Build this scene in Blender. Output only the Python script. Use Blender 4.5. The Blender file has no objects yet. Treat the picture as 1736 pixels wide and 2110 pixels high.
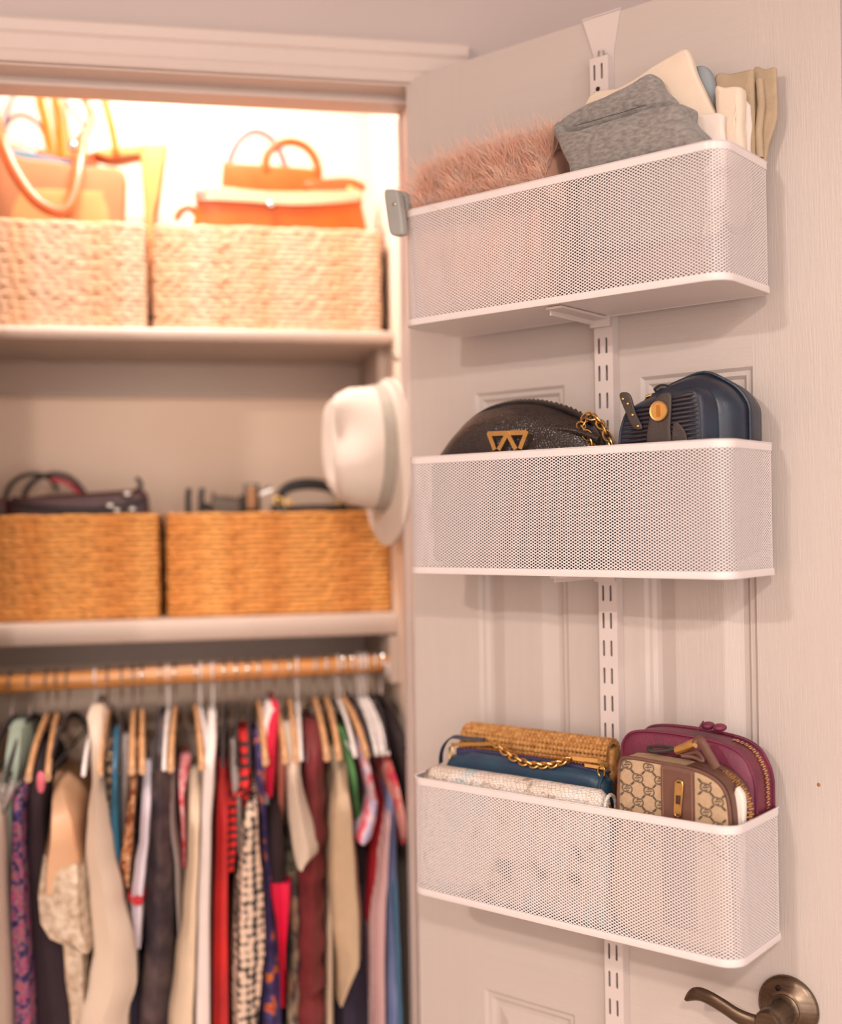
import bpy, math, random
from math import sin, cos, pi, radians, sqrt, atan2
from mathutils import Vector, Matrix
random.seed(7)

# ------------------------------------------------------------------ camera, world, lights, exposure
SC = bpy.context.scene
COL = SC.collection
FPX = 2420.0                                   # focal length in pixels of the 1736 x 2110 frame
YAW, ROLL, PITCH = radians(10.7), 0.0155, 19 / 2420
CAM = Vector((-.294, -1.619, 1.41))
_f = Vector((sin(YAW), cos(YAW), 0)); _r = Vector((cos(YAW), -sin(YAW), 0)); _u = Vector((0, 0, 1))
_f2 = _f * cos(PITCH) + _u * sin(PITCH); _u2 = _u * cos(PITCH) - _f * sin(PITCH)
_r3 = _r * cos(ROLL) - _u2 * sin(ROLL); _u3 = _u2 * cos(ROLL) + _r * sin(ROLL)
cd = bpy.data.cameras.new('camera'); cam = bpy.data.objects.new('camera', cd); COL.objects.link(cam)
cd.sensor_fit = 'HORIZONTAL'; cd.sensor_width = 36.0; cd.lens = FPX / 1736 * 36.0
cd.clip_start = .05; cd.clip_end = 50
mw = Matrix((_r3, _u3, -_f2)).transposed().to_4x4(); mw.translation = CAM
cam.matrix_world = mw
cd.dof.use_dof = True; cd.dof.focus_distance = 1.33; cd.dof.aperture_fstop = 1.9
SC.camera = cam
vs = SC.view_settings
vs.view_transform = 'Standard'; vs.look = 'None'; vs.gamma = 1.0; vs.use_curve_mapping = False
vs.exposure = .21
SC.cycles.max_bounces = 4; SC.cycles.diffuse_bounces = 2; SC.cycles.glossy_bounces = 2; SC.cycles.transmission_bounces = 2
SC.cycles.use_light_tree = False; SC.cycles.use_adaptive_sampling = True; SC.cycles.adaptive_threshold = .025; SC.cycles.transparent_max_bounces = 8; SC.cycles.sample_clamp_indirect = 6.0
SC.cycles.caustics_reflective = False; SC.cycles.caustics_refractive = False

wd = bpy.data.worlds.new('room_world'); SC.world = wd; wd.use_nodes = True
wd.node_tree.nodes['Background'].inputs[0].default_value = (1.0, .885, .815, 1)
wd.node_tree.nodes['Background'].inputs[1].default_value = 2.2


def area(name, loc, power, color, size, target=None, shape='DISK', sy=None, spread=None):
    d = bpy.data.lights.new(name, 'AREA'); d.energy = power; d.color = color; d.shape = shape; d.size = size
    if sy: d.size_y = sy
    if spread: d.spread = radians(spread)
    o = bpy.data.objects.new(name, d); COL.objects.link(o); o.location = loc
    if target is not None:
        o.rotation_euler = (Vector(target) - Vector(loc)).to_track_quat('-Z', 'Y').to_euler()
    return o


area('ceiling_downlight_far', (-1.94, -2.04, 2.42), 37, (1.0, .89, .81), .16, target=(-1.7, -1.86, 0))
area('ceiling_downlight_near', (.87, -2.41, 2.42), 13, (.92, .94, 1.0), .16, target=(.84, -2.30, 0))
area('closet_fill_light', (-.55, -2.95, 2.42), 40, (1.0, .88, .79), .20, target=(-.52, -2.60, 0))  # added fill to brighten the closet middle, no known fixture
area('closet_ceiling_lamp', (-.36, .17, 2.41), 15, (1.0, .92, .86), .22, target=(-.36, .20, 0))

# ------------------------------------------------------------------ photograph frame -> real places
TH = radians(-49.7)
DE = Vector((cos(TH), sin(TH), 0)); DY = Vector((-sin(TH), cos(TH), 0))      # along the open door, into the door


def ray(x, y):
    return _f2 + _r3 * ((x - 868) / FPX) - _u3 * ((y - 1055) / FPX)


def dpt(x, y, d):
    """a point on the plane d metres from the door face, in door coordinates (along, into, up)"""
    q = ray(x, y); t = (d - CAM.dot(DY)) / q.dot(DY); P = CAM + q * t
    return Vector((P.dot(DE), d, P.z))


def cpt(x, y, v):
    """a point on the plane v metres behind the closet front"""
    q = ray(x, y); t = (v - CAM.y) / q.y; P = CAM + q * t
    return Vector((P.x, v, P.z))


def dw(p):
    return DE * p[0] + DY * p[1] + Vector((0, 0, p[2]))


# ------------------------------------------------------------------ mesh collecting
def crom(pts, n, closed=True):
    P = [Vector(p) for p in pts]; m = len(P); out = []
    segs = m if closed else m - 1
    for i in range(segs):
        if closed:
            a, b, c, d = P[(i - 1) % m], P[i], P[(i + 1) % m], P[(i + 2) % m]
        else:
            a, b, c, d = P[max(i - 1, 0)], P[i], P[i + 1], P[min(i + 2, m - 1)]
        for k in range(n):
            t = k / n
            out.append(.5 * ((2 * b) + (c - a) * t + (2 * a - 5 * b + 4 * c - d) * t * t + (3 * b - a - 3 * c + d) * t ** 3))
    if not closed: out.append(P[-1].copy())
    return out


class MB:
    def __init__(s): s.v = []; s.f = []

    def box(s, x0, x1, y0, y1, z0, z1):
        b = len(s.v)
        s.v += [(x, y, z) for z in (z0, z1) for y in (y0, y1) for x in (x0, x1)]
        s.f += [tuple(b + i for i in q) for q in ((0, 2, 3, 1), (4, 5, 7, 6), (0, 1, 5, 4), (2, 6, 7, 3), (0, 4, 6, 2), (1, 3, 7, 5))]
        return s

    def loft(s, rings, closed=True, caps=True, loop=False):
        b = len(s.v); n = len(rings[0]); m = len(rings)
        for r in rings: s.v += [tuple(p) for p in r]
        for j in range(m if loop else m - 1):
            j2 = (j + 1) % m
            for i in range(n if closed else n - 1):
                i2 = (i + 1) % n
                s.f.append((b + j * n + i, b + j * n + i2, b + j2 * n + i2, b + j2 * n + i))
        if caps and not loop:
            s.f.append(tuple(b + i for i in reversed(range(n)))); s.f.append(tuple(b + (m - 1) * n + i for i in range(n)))
        return s

    def tube(s, pts, r, seg=8, closed=False, flat=1.0, up=None, caps=True):
        P = [Vector(p) for p in pts]; n = len(P); rings = []; nrm = None
        for i, p in enumerate(P):
            if closed: t = (P[(i + 1) % n] - P[i - 1])
            else: t = P[min(i + 1, n - 1)] - P[max(i - 1, 0)]
            t = t.normalized() if t.length > 1e-9 else Vector((0, 0, 1))
            if up is not None:
                a = Vector(up); a = a - t * a.dot(t); a = a.normalized() if a.length > 1e-6 else t.orthogonal().normalized()
            elif nrm is None: a = t.orthogonal().normalized()
            else:
                a = nrm - t * nrm.dot(t); a = a.normalized() if a.length > 1e-6 else t.orthogonal().normalized()
            nrm = a; c = t.cross(a)
            rr = r[i] if isinstance(r, (list, tuple)) else r
            rings.append([p + a * (rr * cos(2 * pi * k / seg)) + c * (rr * flat * sin(2 * pi * k / seg)) for k in range(seg)])
        return s.loft(rings, caps=caps, loop=closed)

    def ball(s, c, rx, ry=None, rz=None, seg=12, rows=8):
        ry = ry or rx; rz = rz or rx; c = Vector(c); rings = []
        for j in range(1, rows):
            a = pi * j / rows
            rings.append([c + Vector((rx * sin(a) * cos(2 * pi * k / seg), ry * sin(a) * sin(2 * pi * k / seg), -rz * cos(a))) for k in range(seg)])
        return s.loft(rings)

    def pillow(s, outline, y0, y1, rnd=.006, dome=0., steps=4, tilt=None):
        """closed outline of (x, z) points, thick from y0 to y1, edges rounded by rnd, faces domed"""
        n = len(outline)
        cx = (min(p[0] for p in outline) + max(p[0] for p in outline)) / 2
        cz = (min(p[1] for p in outline) + max(p[1] for p in outline)) / 2
        hx = max(abs(p[0] - cx) for p in outline); hz = max(abs(p[1] - cz) for p in outline)
        prof = []
        for i in range(3): prof.append((y0 - dome * (1 - (.3 * i + .1) ** 2), 1 - (.3 * i + .1), True))
        for i in range(steps + 1):
            a = pi / 2 * i / steps; prof.append((y0 + rnd * (1 - cos(a)), rnd * (1 - sin(a)), False))
        for i in range(steps + 1):
            a = pi / 2 * (1 - i / steps); prof.append((y1 - rnd * (1 - cos(a)), rnd * (1 - sin(a)), False))
        for i in (2, 1, 0): prof.append((y1 + dome * (1 - (.3 * i + .1) ** 2), 1 - (.3 * i + .1), True))
        rings = []
        for y, k, rel in prof:
            if rel: sx = sz = (1 - k) * (1 - rnd / max(hx, hz))
            else: sx, sz = 1 - k / hx, 1 - k / hz
            rings.append([(cx + (p[0] - cx) * sx, y, cz + (p[1] - cz) * sz) for p in outline])
        return s.loft(rings)

    def cyl(s, c0, c1, r0, r1=None, seg=24):
        return s.tube([c0, c1], [r0, r0 if r1 is None else r1], seg)

    def build(s, name, mat, parent=None, o=(0, 0, 0), smooth=True, rot=0., shift=None):
        """o: origin of the thing in its local frame; top-level objects on the door pass rot=TH"""
        ov = Vector(o)
        me = bpy.data.meshes.new(name)
        me.from_pydata([tuple(Vector(p) - ov) for p in s.v], [], s.f)
        import bmesh
        bm = bmesh.new(); bm.from_mesh(me); bmesh.ops.recalc_face_normals(bm, faces=bm.faces[:]); bm.to_mesh(me); bm.free()
        if smooth:
            me.polygons.foreach_set('use_smooth', [True] * len(me.polygons))
            try: me.set_sharp_from_angle(angle=radians(48))
            except Exception: pass
        me.materials.append(mat)
        ob = bpy.data.objects.new(name, me); COL.objects.link(ob)
        if parent is not None: ob.parent = parent
        elif rot: ob.location = dw(ov); ob.rotation_euler = (0, 0, rot)
        else: ob.location = ov
        return ob


def tag(o, label=None, cat=None, group=None, kind=None):
    if label: o['label'] = label
    if cat: o['category'] = cat
    if group: o['group'] = group
    if kind: o['kind'] = kind
    return o


def empty(name, o, label, cat, group=None, door=False, kind=None):
    e = bpy.data.objects.new(name, None); COL.objects.link(e); e.empty_display_size = .02
    if door: e.location = dw(o); e.rotation_euler = (0, 0, TH)
    else: e.location = o
    return tag(e, label, cat, group, kind)


def inst(ob, parent, loc=(0, 0, 0), rot=(0, 0, 0), name=None, scale=None):
    c = ob.copy(); COL.objects.link(c); c.parent = parent; c.location = loc; c.rotation_euler = rot
    if scale: c.scale = scale
    if name: c.name = name
    return c


# ------------------------------------------------------------------ materials
def lin(c):
    return tuple(((x / 255) / 12.92 if x / 255 <= .04045 else ((x / 255 + .055) / 1.055) ** 2.4) for x in c)


class NT:
    def __init__(s, m): s.t = m.node_tree; s.n = s.t.nodes; s.l = s.t.links
    def new(s, typ, **kw):
        n = s.n.new(typ)
        for k, v in kw.items(): setattr(n, k, v)
        return n
    def link(s, a, b): s.l.new(a, b)


def mat(name, c, rough=.6, metal=0., var=.12, vscale=30., bump=.0, bscale=200., stretch=(1, 1, 1), sheen=0., coat=0., c2=None, spec=.5, trans=0.):
    """plain material: colour with noise variation towards c2 (or lighter/darker) and noise bump"""
    m = bpy.data.materials.new(name); m.use_nodes = True; T = NT(m); bs = T.n['Principled BSDF']
    a = lin(c); b = lin(c2) if c2 else tuple(x * (1 - var) for x in a)
    tc = T.new('ShaderNodeTexCoord'); mp = T.new('ShaderNodeMapping'); mp.inputs['Scale'].default_value = stretch
    T.link(tc.outputs['Object'], mp.inputs[0])
    nz = T.new('ShaderNodeTexNoise'); nz.inputs['Scale'].default_value = vscale; nz.inputs['Detail'].default_value = 3
    T.link(mp.outputs[0], nz.inputs['Vector'])
    mx = T.new('ShaderNodeMix', data_type='RGBA'); mx.inputs[6].default_value = (*a, 1); mx.inputs[7].default_value = (*b, 1)
    rp = T.new('ShaderNodeValToRGB'); rp.color_ramp.elements[0].position = .35; rp.color_ramp.elements[1].position = .68
    T.link(nz.outputs[0], rp.inputs[0]); T.link(rp.outputs[0], mx.inputs[0]); T.link(mx.outputs[2], bs.inputs['Base Color'])
    bs.inputs['Roughness'].default_value = rough; bs.inputs['Metallic'].default_value = metal
    bs.inputs['Specular IOR Level'].default_value = spec
    if sheen: bs.inputs['Sheen Weight'].default_value = sheen
    if coat: bs.inputs['Coat Weight'].default_value = coat; bs.inputs['Coat Roughness'].default_value = .2
    if bump:
        n2 = T.new('ShaderNodeTexNoise'); n2.inputs['Scale'].default_value = bscale; n2.inputs['Detail'].default_value = 4
        T.link(mp.outputs[0], n2.inputs['Vector'])
        bp = T.new('ShaderNodeBump'); bp.inputs['Strength'].default_value = bump; bp.inputs['Distance'].default_value = .002
        T.link(n2.outputs[0], bp.inputs['Height']); T.link(bp.outputs[0], bs.inputs['Normal'])
    m['bsdf'] = 1
    return m


def pattern(name, kind, cols, scale=60., rough=.8, width=.5, rot=(0, 0, 0), stretch=(1, 1, 1)):
    """printed cloth: 'bands' (along z), 'pins' (along x), 'dots', 'floral', 'scales'"""
    m = bpy.data.materials.new(name); m.use_nodes = True; T = NT(m); bs = T.n['Principled BSDF']
    tc = T.new('ShaderNodeTexCoord'); mp = T.new('ShaderNodeMapping')
    mp.inputs['Scale'].default_value = stretch; mp.inputs['Rotation'].default_value = rot
    T.link(tc.outputs['Object'], mp.inputs[0]); vec = mp.outputs[0]
    if kind in ('bands', 'pins'):
        w = T.new('ShaderNodeTexWave', wave_type='BANDS', bands_direction='Z' if kind == 'bands' else 'X')
        w.inputs['Scale'].default_value = scale; w.inputs['Distortion'].default_value = 1.2; w.inputs['Detail'].default_value = 1
        T.link(vec, w.inputs['Vector']); fac = w.outputs['Fac']
    elif kind in ('dots', 'scales'):
        w = T.new('ShaderNodeTexVoronoi', feature='F1' if kind == 'dots' else 'DISTANCE_TO_EDGE')
        w.inputs['Scale'].default_value = scale; w.inputs['Randomness'].default_value = .35 if kind == 'dots' else .8
        T.link(vec, w.inputs['Vector']); fac = w.outputs['Distance']
    else:
        w = T.new('ShaderNodeTexVoronoi', feature='SMOOTH_F1'); w.inputs['Scale'].default_value = scale
        T.link(vec, w.inputs['Vector'])
        nz = T.new('ShaderNodeTexNoise'); nz.inputs['Scale'].default_value = scale * 1.3; nz.inputs['Detail'].default_value = 2
        T.link(vec, nz.inputs['Vector']); fac = nz.outputs[0]
    rp = T.new('ShaderNodeValToRGB'); cr = rp.color_ramp
    while len(cr.elements) < len(cols): cr.elements.new(.5)
    if kind == 'floral':
        lo, hi = .34, .68
        for i, c in enumerate(cols):
            cr.elements[i].position = lo + (hi - lo) * i / max(1, len(cols) - 1); cr.elements[i].color = (*lin(c), 1)
        cr.interpolation = 'CONSTANT'
    else:
        cr.elements[0].position = max(0, width - .06); cr.elements[-1].position = min(1, width + .06)
        for i, c in enumerate(cols): cr.elements[i].color = (*lin(c), 1)
    T.link(fac, rp.inputs[0]); T.link(rp.outputs[0], bs.inputs['Base Color']); bs.inputs['Roughness'].default_value = rough
    if kind == 'scales':
        bp = T.new('ShaderNodeBump'); bp.inputs['Strength'].default_value = .6; bp.inputs['Distance'].default_value = .0015
        T.link(fac, bp.inputs['Height']); T.link(bp.outputs[0], bs.inputs['Normal'])
    return m


M = {}
M['wall'] = mat('wall_paint', (198, 181, 176), .75, var=.03, vscale=4, bump=.05, bscale=350)
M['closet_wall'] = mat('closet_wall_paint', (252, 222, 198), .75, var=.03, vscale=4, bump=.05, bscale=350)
M['trim'] = mat('trim_paint', (212, 192, 183), .42, var=.03, vscale=6)
M['shelf'] = mat('shelf_paint', (200, 176, 161), .45, var=.03, vscale=6)
M['ceiling'] = mat('ceiling_paint', (235, 225, 220), .9, var=.02)
M['floor'] = mat('floor_carpet', (188, 166, 148), .95, var=.2, vscale=120, bump=.5, bscale=400)
M['door_v'] = mat('door_paint_vertical_grain', (204, 189, 181), .38, var=.025, vscale=20, bump=.22, bscale=90, stretch=(6, 6, .35))
M['door_h'] = mat('door_paint_level_grain', (204, 189, 181), .38, var=.025, vscale=20, bump=.18, bscale=90, stretch=(.35, 6, 6))
M['white_metal'] = mat('white_enamelled_steel', (234, 221, 218), .33, var=.02, vscale=20)
M['rack'] = mat('white_rack_steel', (222, 206, 200), .36, var=.02, vscale=20)
M['gold'] = mat('polished_gold', (236, 188, 116), .30, 1., var=.15, vscale=90)
M['steel'] = mat('polished_steel', (200, 196, 190), .25, 1., var=.1)
M['bronze'] = mat('satin_bronze', (124, 106, 90), .34, 1., var=.25, vscale=40, bump=.06, bscale=500, stretch=(1, 1, 12))
M['dark_metal'] = mat('dark_metal', (60, 52, 48), .4, 1.)
M['rod'] = mat('varnished_wood_rod', (220, 146, 76), .28, var=.25, vscale=40, stretch=(.6, 6, 6), coat=.4)
M['wood'] = mat('hanger_wood', (214, 158, 110), .4, var=.2, vscale=60)
M['dark_plastic'] = mat('dark_velvet_hanger', (58, 46, 46), .7, var=.3)
M['white_plastic'] = mat('white_plastic_hanger', (236, 222, 216), .35)
M['grey_plastic'] = mat('grey_plastic', (164, 162, 156), .45, var=.06)
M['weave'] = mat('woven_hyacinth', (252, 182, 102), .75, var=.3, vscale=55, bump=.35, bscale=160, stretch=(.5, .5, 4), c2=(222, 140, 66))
M['weave_overexposed'] = mat('hyacinth_painted_overexposed', (250, 214, 184), .75, var=.25, vscale=55, bump=.35, bscale=160, stretch=(.5, .5, 4), c2=(238, 184, 140))  # same hyacinth, overexposure under the closet lamp put into the colour
M['liner'] = mat('basket_inside', (140, 88, 44), .9, var=.3)

# ------------------------------------------------------------------ the room
WT = .115                                        # wall thickness
OPL, OPR, OPZ = -.590, .008, 2.021               # closet opening
SIDE, BACK, LEFT = .027, .585, -1.0              # closet inside: right wall, back wall, left wall
m = MB(); m.box(-2.4, OPL - .004, 0, WT, 0, 2.44).box(.030, 2.4, 0, WT, 0, 2.44).box(OPL - .004, .030, 0, WT, OPZ + .004, 2.44)
tag(m.build('wall_front', M['wall'], smooth=False), kind='structure')
for nm, bx in (('wall_left', (-2.5, -2.4, -4.2, WT)), ('wall_right', (2.4, 2.5, -4.2, WT))):
    m = MB(); m.box(bx[0], bx[1], bx[2], bx[3], 0, 2.44); tag(m.build(nm, M['wall'], smooth=False), kind='structure')
m = MB(); m.box(-2.5, 2.5, -4.2, BACK + .1, -.1, 0); tag(m.build('floor', M['floor'], smooth=False), kind='structure')
m = MB(); m.box(-2.5, 2.5, -4.2, BACK + .1, 2.44, 2.54); tag(m.build('ceiling', M['ceiling'], smooth=False), kind='structure')
m = MB(); m.box(LEFT - .1, SIDE + .1, BACK, BACK + .1, 0, 2.44); tag(m.build('wall_closet_back', M['closet_wall'], smooth=False), kind='structure')
m = MB(); m.box(SIDE, SIDE + .1, WT, BACK, 0, 2.44); tag(m.build('wall_closet_right', M['closet_wall'], smooth=False), kind='structure')
m = MB(); m.box(LEFT - .1, LEFT, WT, BACK, 0, 2.44); tag(m.build('wall_closet_left', M['closet_wall'], smooth=False), kind='structure')

# casing: moulded profile (across, proud)
PROF = [(0, 0), (0, .009), (.004, .011), (.012, .0105), (.016, .013), (.034, .0135), (.039, .017), (.052, .018), (.056, .016), (.056, 0)]


def casing(name, p0, p1, across):
    a = Vector(across); rings = []
    for p in (Vector(p0), Vector(p1)):
        rings.append([p + a * w + Vector((0, -t, 0)) for w, t in PROF])
    m = MB(); m.loft(rings)
    return tag(m.build(name, M['trim'], smooth=False), kind='structure')


casing('trim_1', (OPL - .062, 0, OPZ + .003), (.087, 0, OPZ + .003), (0, 0, 1))
casing('trim_2', (.031, 0, 0), (.031, 0, OPZ + .003), (1, 0, 0))
casing('trim_3', (OPL - .009, 0, 0), (OPL - .009, 0, OPZ + .003), (-1, 0, 0))
m = MB(); m.box(OPL, OPR, -.002, WT + .002, OPZ, OPZ + .016); m.box(OPL, OPR, .040, .075, OPZ - .010, OPZ)
tag(m.build('trim_4', M['trim'], smooth=False), kind='structure')
m = MB(); m.box(OPR, .030, .004, WT + .002, 0, OPZ); m.box(OPR - .003, OPR, .085, WT, 0, OPZ - .010)
tag(m.build('trim_5', M['trim'], smooth=False), kind='structure')
m = MB(); m.box(OPL - .015, OPL, -.002, WT + .002, 0, OPZ); m.box(OPL, OPL + .010, .040, .075, 0, OPZ - .010)
tag(m.build('trim_6', M['trim'], smooth=False), kind='structure')

# ------------------------------------------------------------------ the open six-panel door
DWID, DTOP, DTH = .608, 2.030, .035
PX = ((.112, .252), (.360, .502)); PZ = ((1.690, 1.911), (.930, 1.580), (.250, .784))
dr = empty('door_1', (0, 0, 0), 'open cream six-panel door holding the basket rack and lever handle', 'door', door=True, kind='structure')
for x0, x1 in ((0, PX[0][0]), (PX[1][1], DWID)):
    MB().box(x0, x1, 0, DTH, .01, DTOP).build('stile', M['door_v'], dr, smooth=False)
for z0, z1 in ((PZ[0][1], DTOP), (PZ[1][1], PZ[0][0]), (PZ[2][1], PZ[1][0]), (.01, PZ[2][0])):
    MB().box(PX[0][0], PX[1][1], 0, DTH, z0, z1).build('rail', M['door_h'], dr, smooth=False)
for z0, z1 in PZ:
    MB().box(PX[0][1], PX[1][0], 0, DTH, z0, z1).build('mullion', M['door_v'], dr, smooth=False)
for x0, x1 in PX:
    for z0, z1 in PZ:
        m = MB(); rings = []
        for ins, y in ((0, .020), (0, 0), (.004, .0035), (.009, .0035), (.013, .0075), (.019, .0078), (.040, .0012), (.042, .0010)):
            rings.append([(x0 + ins, y, z0 + ins), (x1 - ins, y, z0 + ins), (x1 - ins, y, z1 - ins), (x0 + ins, y, z1 - ins)])
        m.loft(rings); m.build('panel', M['door_v'], dr, smooth=False)

# lever handle: rose, hub, lever
hc = Vector((.5315, 0, .8645))
hd = empty('lever_handle', hc, 'satin bronze lever door handle with round rose', 'door handle', door=True)


def lathe_y(c, prof, seg=40):
    """profile of (radius, y) about the axis through c along y"""
    return [[(c[0] + r * cos(2 * pi * k / seg), y, c[2] + r * sin(2 * pi * k / seg)) for k in range(seg)] for r, y in prof]


rose = MB().loft(lathe_y(hc, [(.0342, -.0005), (.0345, -.003), (.0335, -.0055), (.030, -.0075), (.0205, -.0125), (.0195, -.0135)])).build('rose', M['bronze'], hd, hc)
MB().loft(lathe_y(hc, [(.0172, -.012), (.0172, -.0155), (.0150, -.017), (.0142, -.021), (.0135, -.040), (.0150, -.052), (.0150, -.060), (.0128, -.0635)])).build('hub', M['bronze'], hd, hc)
MB().loft(lathe_y((hc.x - .008, 0, hc.z + .0215), [(.0030, -.0105), (.0030, -.0128), (.0022, -.0132)], 14)).build('set_screw', M['dark_metal'], rose, hc)
lev = [(0, -.055, .000), (-.016, -.056, -.0035), (-.034, -.057, -.0010), (-.052, -.056, .0050), (-.068, -.055, .0095), (-.082, -.052, .0100), (-.094, -.048, .0055), (-.1045, -.043, -.0030)]
lp = crom(lev, 5, False); rings = []
for i, p in enumerate(lp):
    t = i / (len(lp) - 1); hh = .0092 * (1 - .2 * t) if t < .8 else .0095 * .8 * max(.12, sqrt(max(0, 1 - ((t - .8) / .2) ** 2))); th = .0055 * (1 - .35 * t)
    rings.append([(hc.x + p.x, p.y + th * sin(2 * pi * k / 14), hc.z + p.z + hh * cos(2 * pi * k / 14)) for k in range(14)])
MB().loft(rings).build('lever', M['bronze'], hd, hc)

# ------------------------------------------------------------------ basket rack: hook plate, slotted track
TX0, TX1, TY = .3055, .3310, -.015
rk = empty('door_rack_track', (.318, 0, 1.0), 'white slotted steel track hooked over the door top', 'rack track', door=True)
ro = (.318, 0, 1.0)
m = MB(); pts = [(.2885, 2.0315), (.3425, 2.0315), (.3325, 1.985), (.330, 1.930), (.3065, 1.930), (.3035, 1.985)]
m.loft([[(x, -.0024, z) for x, z in pts], [(x, -.0004, z) for x, z in pts]]); m.box(.2885, .3425, -.0024, DTH + .002, 2.0305, 2.0330)
m.box(.2885, .3425, DTH + .0004, DTH + .0024, 1.990, 2.0330)
m.build('hook_plate', M['rack'], rk, ro, smooth=False)
m = MB(); zt, zb = 1.975, .30; P, SH = .0336, .0200
xs = [TX0, TX0 + .0048, TX0 + .0078, TX0 + .0152, TX0 + .0182, TX1]
z = 1.2850 + 20 * P
rows = []; zc = zt
k = 0
zz = 1.2850 + P * 21
while zz > zb:
    if zz + SH / 2 < zt: rows.append((zz + SH / 2, zz - SH / 2))
    zz -= P
ze = [zt]
for a, b in rows: ze += [a, b]
ze.append(zb)
for i in range(len(ze) - 1):
    slot = i % 2 == 1
    for j in range(5):
        if slot and j in (1, 3):
            x0, x1, a, b = xs[j], xs[j + 1], ze[i], ze[i + 1]
            e = .0011
            base = len(m.v)
            m.v += [(x0, TY, a), (x1, TY, a), (x1, TY, b), (x0, TY, b), (x0, TY, a - e), ((x0 + x1) / 2, TY, a), (x1, TY, a - e), (x1, TY, b + e), ((x0 + x1) / 2, TY, b), (x0, TY, b + e)]
            m.f += [(base, base + 5, base + 4), (base + 1, base + 6, base + 5), (base + 2, base + 8, base + 7), (base + 3, base + 9, base + 8)]
            ring = [4, 5, 6, 7, 8, 9]; b2 = len(m.v)
            m.v += [(m.v[base + r][0], TY + .0016, m.v[base + r][2]) for r in ring]
            m.f += [(base + ring[q], base + ring[(q + 1) % 6], b2 + (q + 1) % 6, b2 + q) for q in range(6)]
            continue
        b0 = len(m.v); m.v += [(xs[j], TY, ze[i]), (xs[j + 1], TY, ze[i]), (xs[j + 1], TY, ze[i + 1]), (xs[j], TY, ze[i + 1])]
        m.f.append((b0, b0 + 1, b0 + 2, b0 + 3))
m.box(TX0, TX0 + .0014, TY + .00002, -.0003, zb, zt); m.box(TX1 - .0014, TX1, TY + .00002, -.0003, zb, zt)
tr = m.build('track', M['rack'], rk, ro, smooth=False)
MB().cyl((.3185, -.0090, 1.970), (.3185, -.0090, 1.9835), .0042, seg=16).build('screw', M['steel'], rk, ro)
MB().loft(lathe_y((.3165, 0, 1.936), [(.0030, TY - .0004), (.0030, TY + .001)], 14)).build('hole', M['dark_metal'], rk, ro)

# ------------------------------------------------------------------ mesh baskets
BL, BD, BH = .434, .119, .1455                  # length, depth, height


def rr_path(L, D, rf, rb, n=8):
    """closed rounded rectangle, back edge at y=0, front at y=-D; returns (x, y, nx, ny, s)"""
    h = L / 2; pts = []
    def arc(cx, cy, r, a0, a1):
        for i in range(n + 1):
            a = radians(a0 + (a1 - a0) * i / n); pts.append((cx + r * cos(a), cy + r * sin(a), cos(a), sin(a)))
    arc(h - rb, -rb, rb, 90, 0); arc(h - rf, -D + rf, rf, 0, -90); arc(-h + rf, -D + rf, rf, -90, -180); arc(-h + rb, -rb, rb, 180, 90)
    out = []; s = 0
    for i, p in enumerate(pts):
        if i: s += sqrt((p[0] - pts[i - 1][0]) ** 2 + (p[1] - pts[i - 1][1]) ** 2)
        out.append((*p, s))
    tot = s + sqrt((pts[0][0] - pts[-1][0]) ** 2 + (pts[0][1] - pts[-1][1]) ** 2)
    return out, tot


PATH, PTOT = rr_path(BL, BD, .022, .010)


def along(s, path=PATH, tot=PTOT):
    s %= tot; n = len(path)
    lo, hi = 0, n - 1
    if s >= path[-1][4]:
        a = path[-1]; b = path[0]; t = (s - a[4]) / (tot - a[4])
    else:
        while hi - lo > 1:
            mid = (lo + hi) // 2
            if path[mid][4] <= s: lo = mid
            else: hi = mid
        a, b = path[lo], path[hi]; t = (s - a[4]) / max(1e-9, b[4] - a[4])
    return tuple(a[k] + (b[k] - a[k]) * t for k in range(4))


def mesh_wall():
    NC = int(round(PTOT / .0060)); cw = PTOT / NC
    z0, z1 = .004, .140; NR = int(round((z1 - z0) / .00350)); ch = (z1 - z0) / NR
    hw, hh = cw * .295, ch * .270; T = .0007
    m = MB()
    def V(s, z, t):
        x, y, nx, ny = along(s); return (x + nx * t, y + ny * t, z)
    for j in range(2 * NR - 1):
        zc = z0 + ch * (j + 1) / 2
        for i in range(NC):
            sc = (i + (.5 if j % 2 else 0)) * cw
            outer = [(sc - cw / 2, zc), (sc, zc + ch / 2), (sc + cw / 2, zc), (sc, zc - ch / 2)]
            hole = [(sc - hw, zc), (sc - hw * .38, zc + hh), (sc + hw * .38, zc + hh), (sc + hw, zc), (sc + hw * .38, zc - hh), (sc - hw * .38, zc - hh)]
            b = len(m.v)
            for t in (0, -T):
                m.v += [V(s, z, t) for s, z in outer]; m.v += [V(s, z, t) for s, z in hole]
            for o, fl in ((b, 0), (b + 10, 1)):
                fs = [(0, 1, 5, 4), (1, 6, 5), (1, 2, 7, 6), (2, 3, 8, 7), (3, 9, 8), (3, 0, 4, 9)]
                for q in fs: m.f.append(tuple(o + x for x in (reversed(q) if fl else q)))
            for q in range(6):
                a, c = 4 + q, 4 + (q + 1) % 6
                m.f.append((b + a, b + c, b + 10 + c, b + 10 + a))
    return m


def band(prof):
    """sweep a closed profile of (outward, z) around the basket path"""
    m = MB(); rings = []
    for x, y, nx, ny, s in PATH: rings.append([(x + nx * t, y + ny * t, z) for t, z in prof])
    m.loft(rings, loop=True); return m


def fast_build(m, name, material):
    me = bpy.data.meshes.new(name); me.from_pydata(m.v, [], m.f); me.materials.append(material); me.update()
    return me


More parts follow.
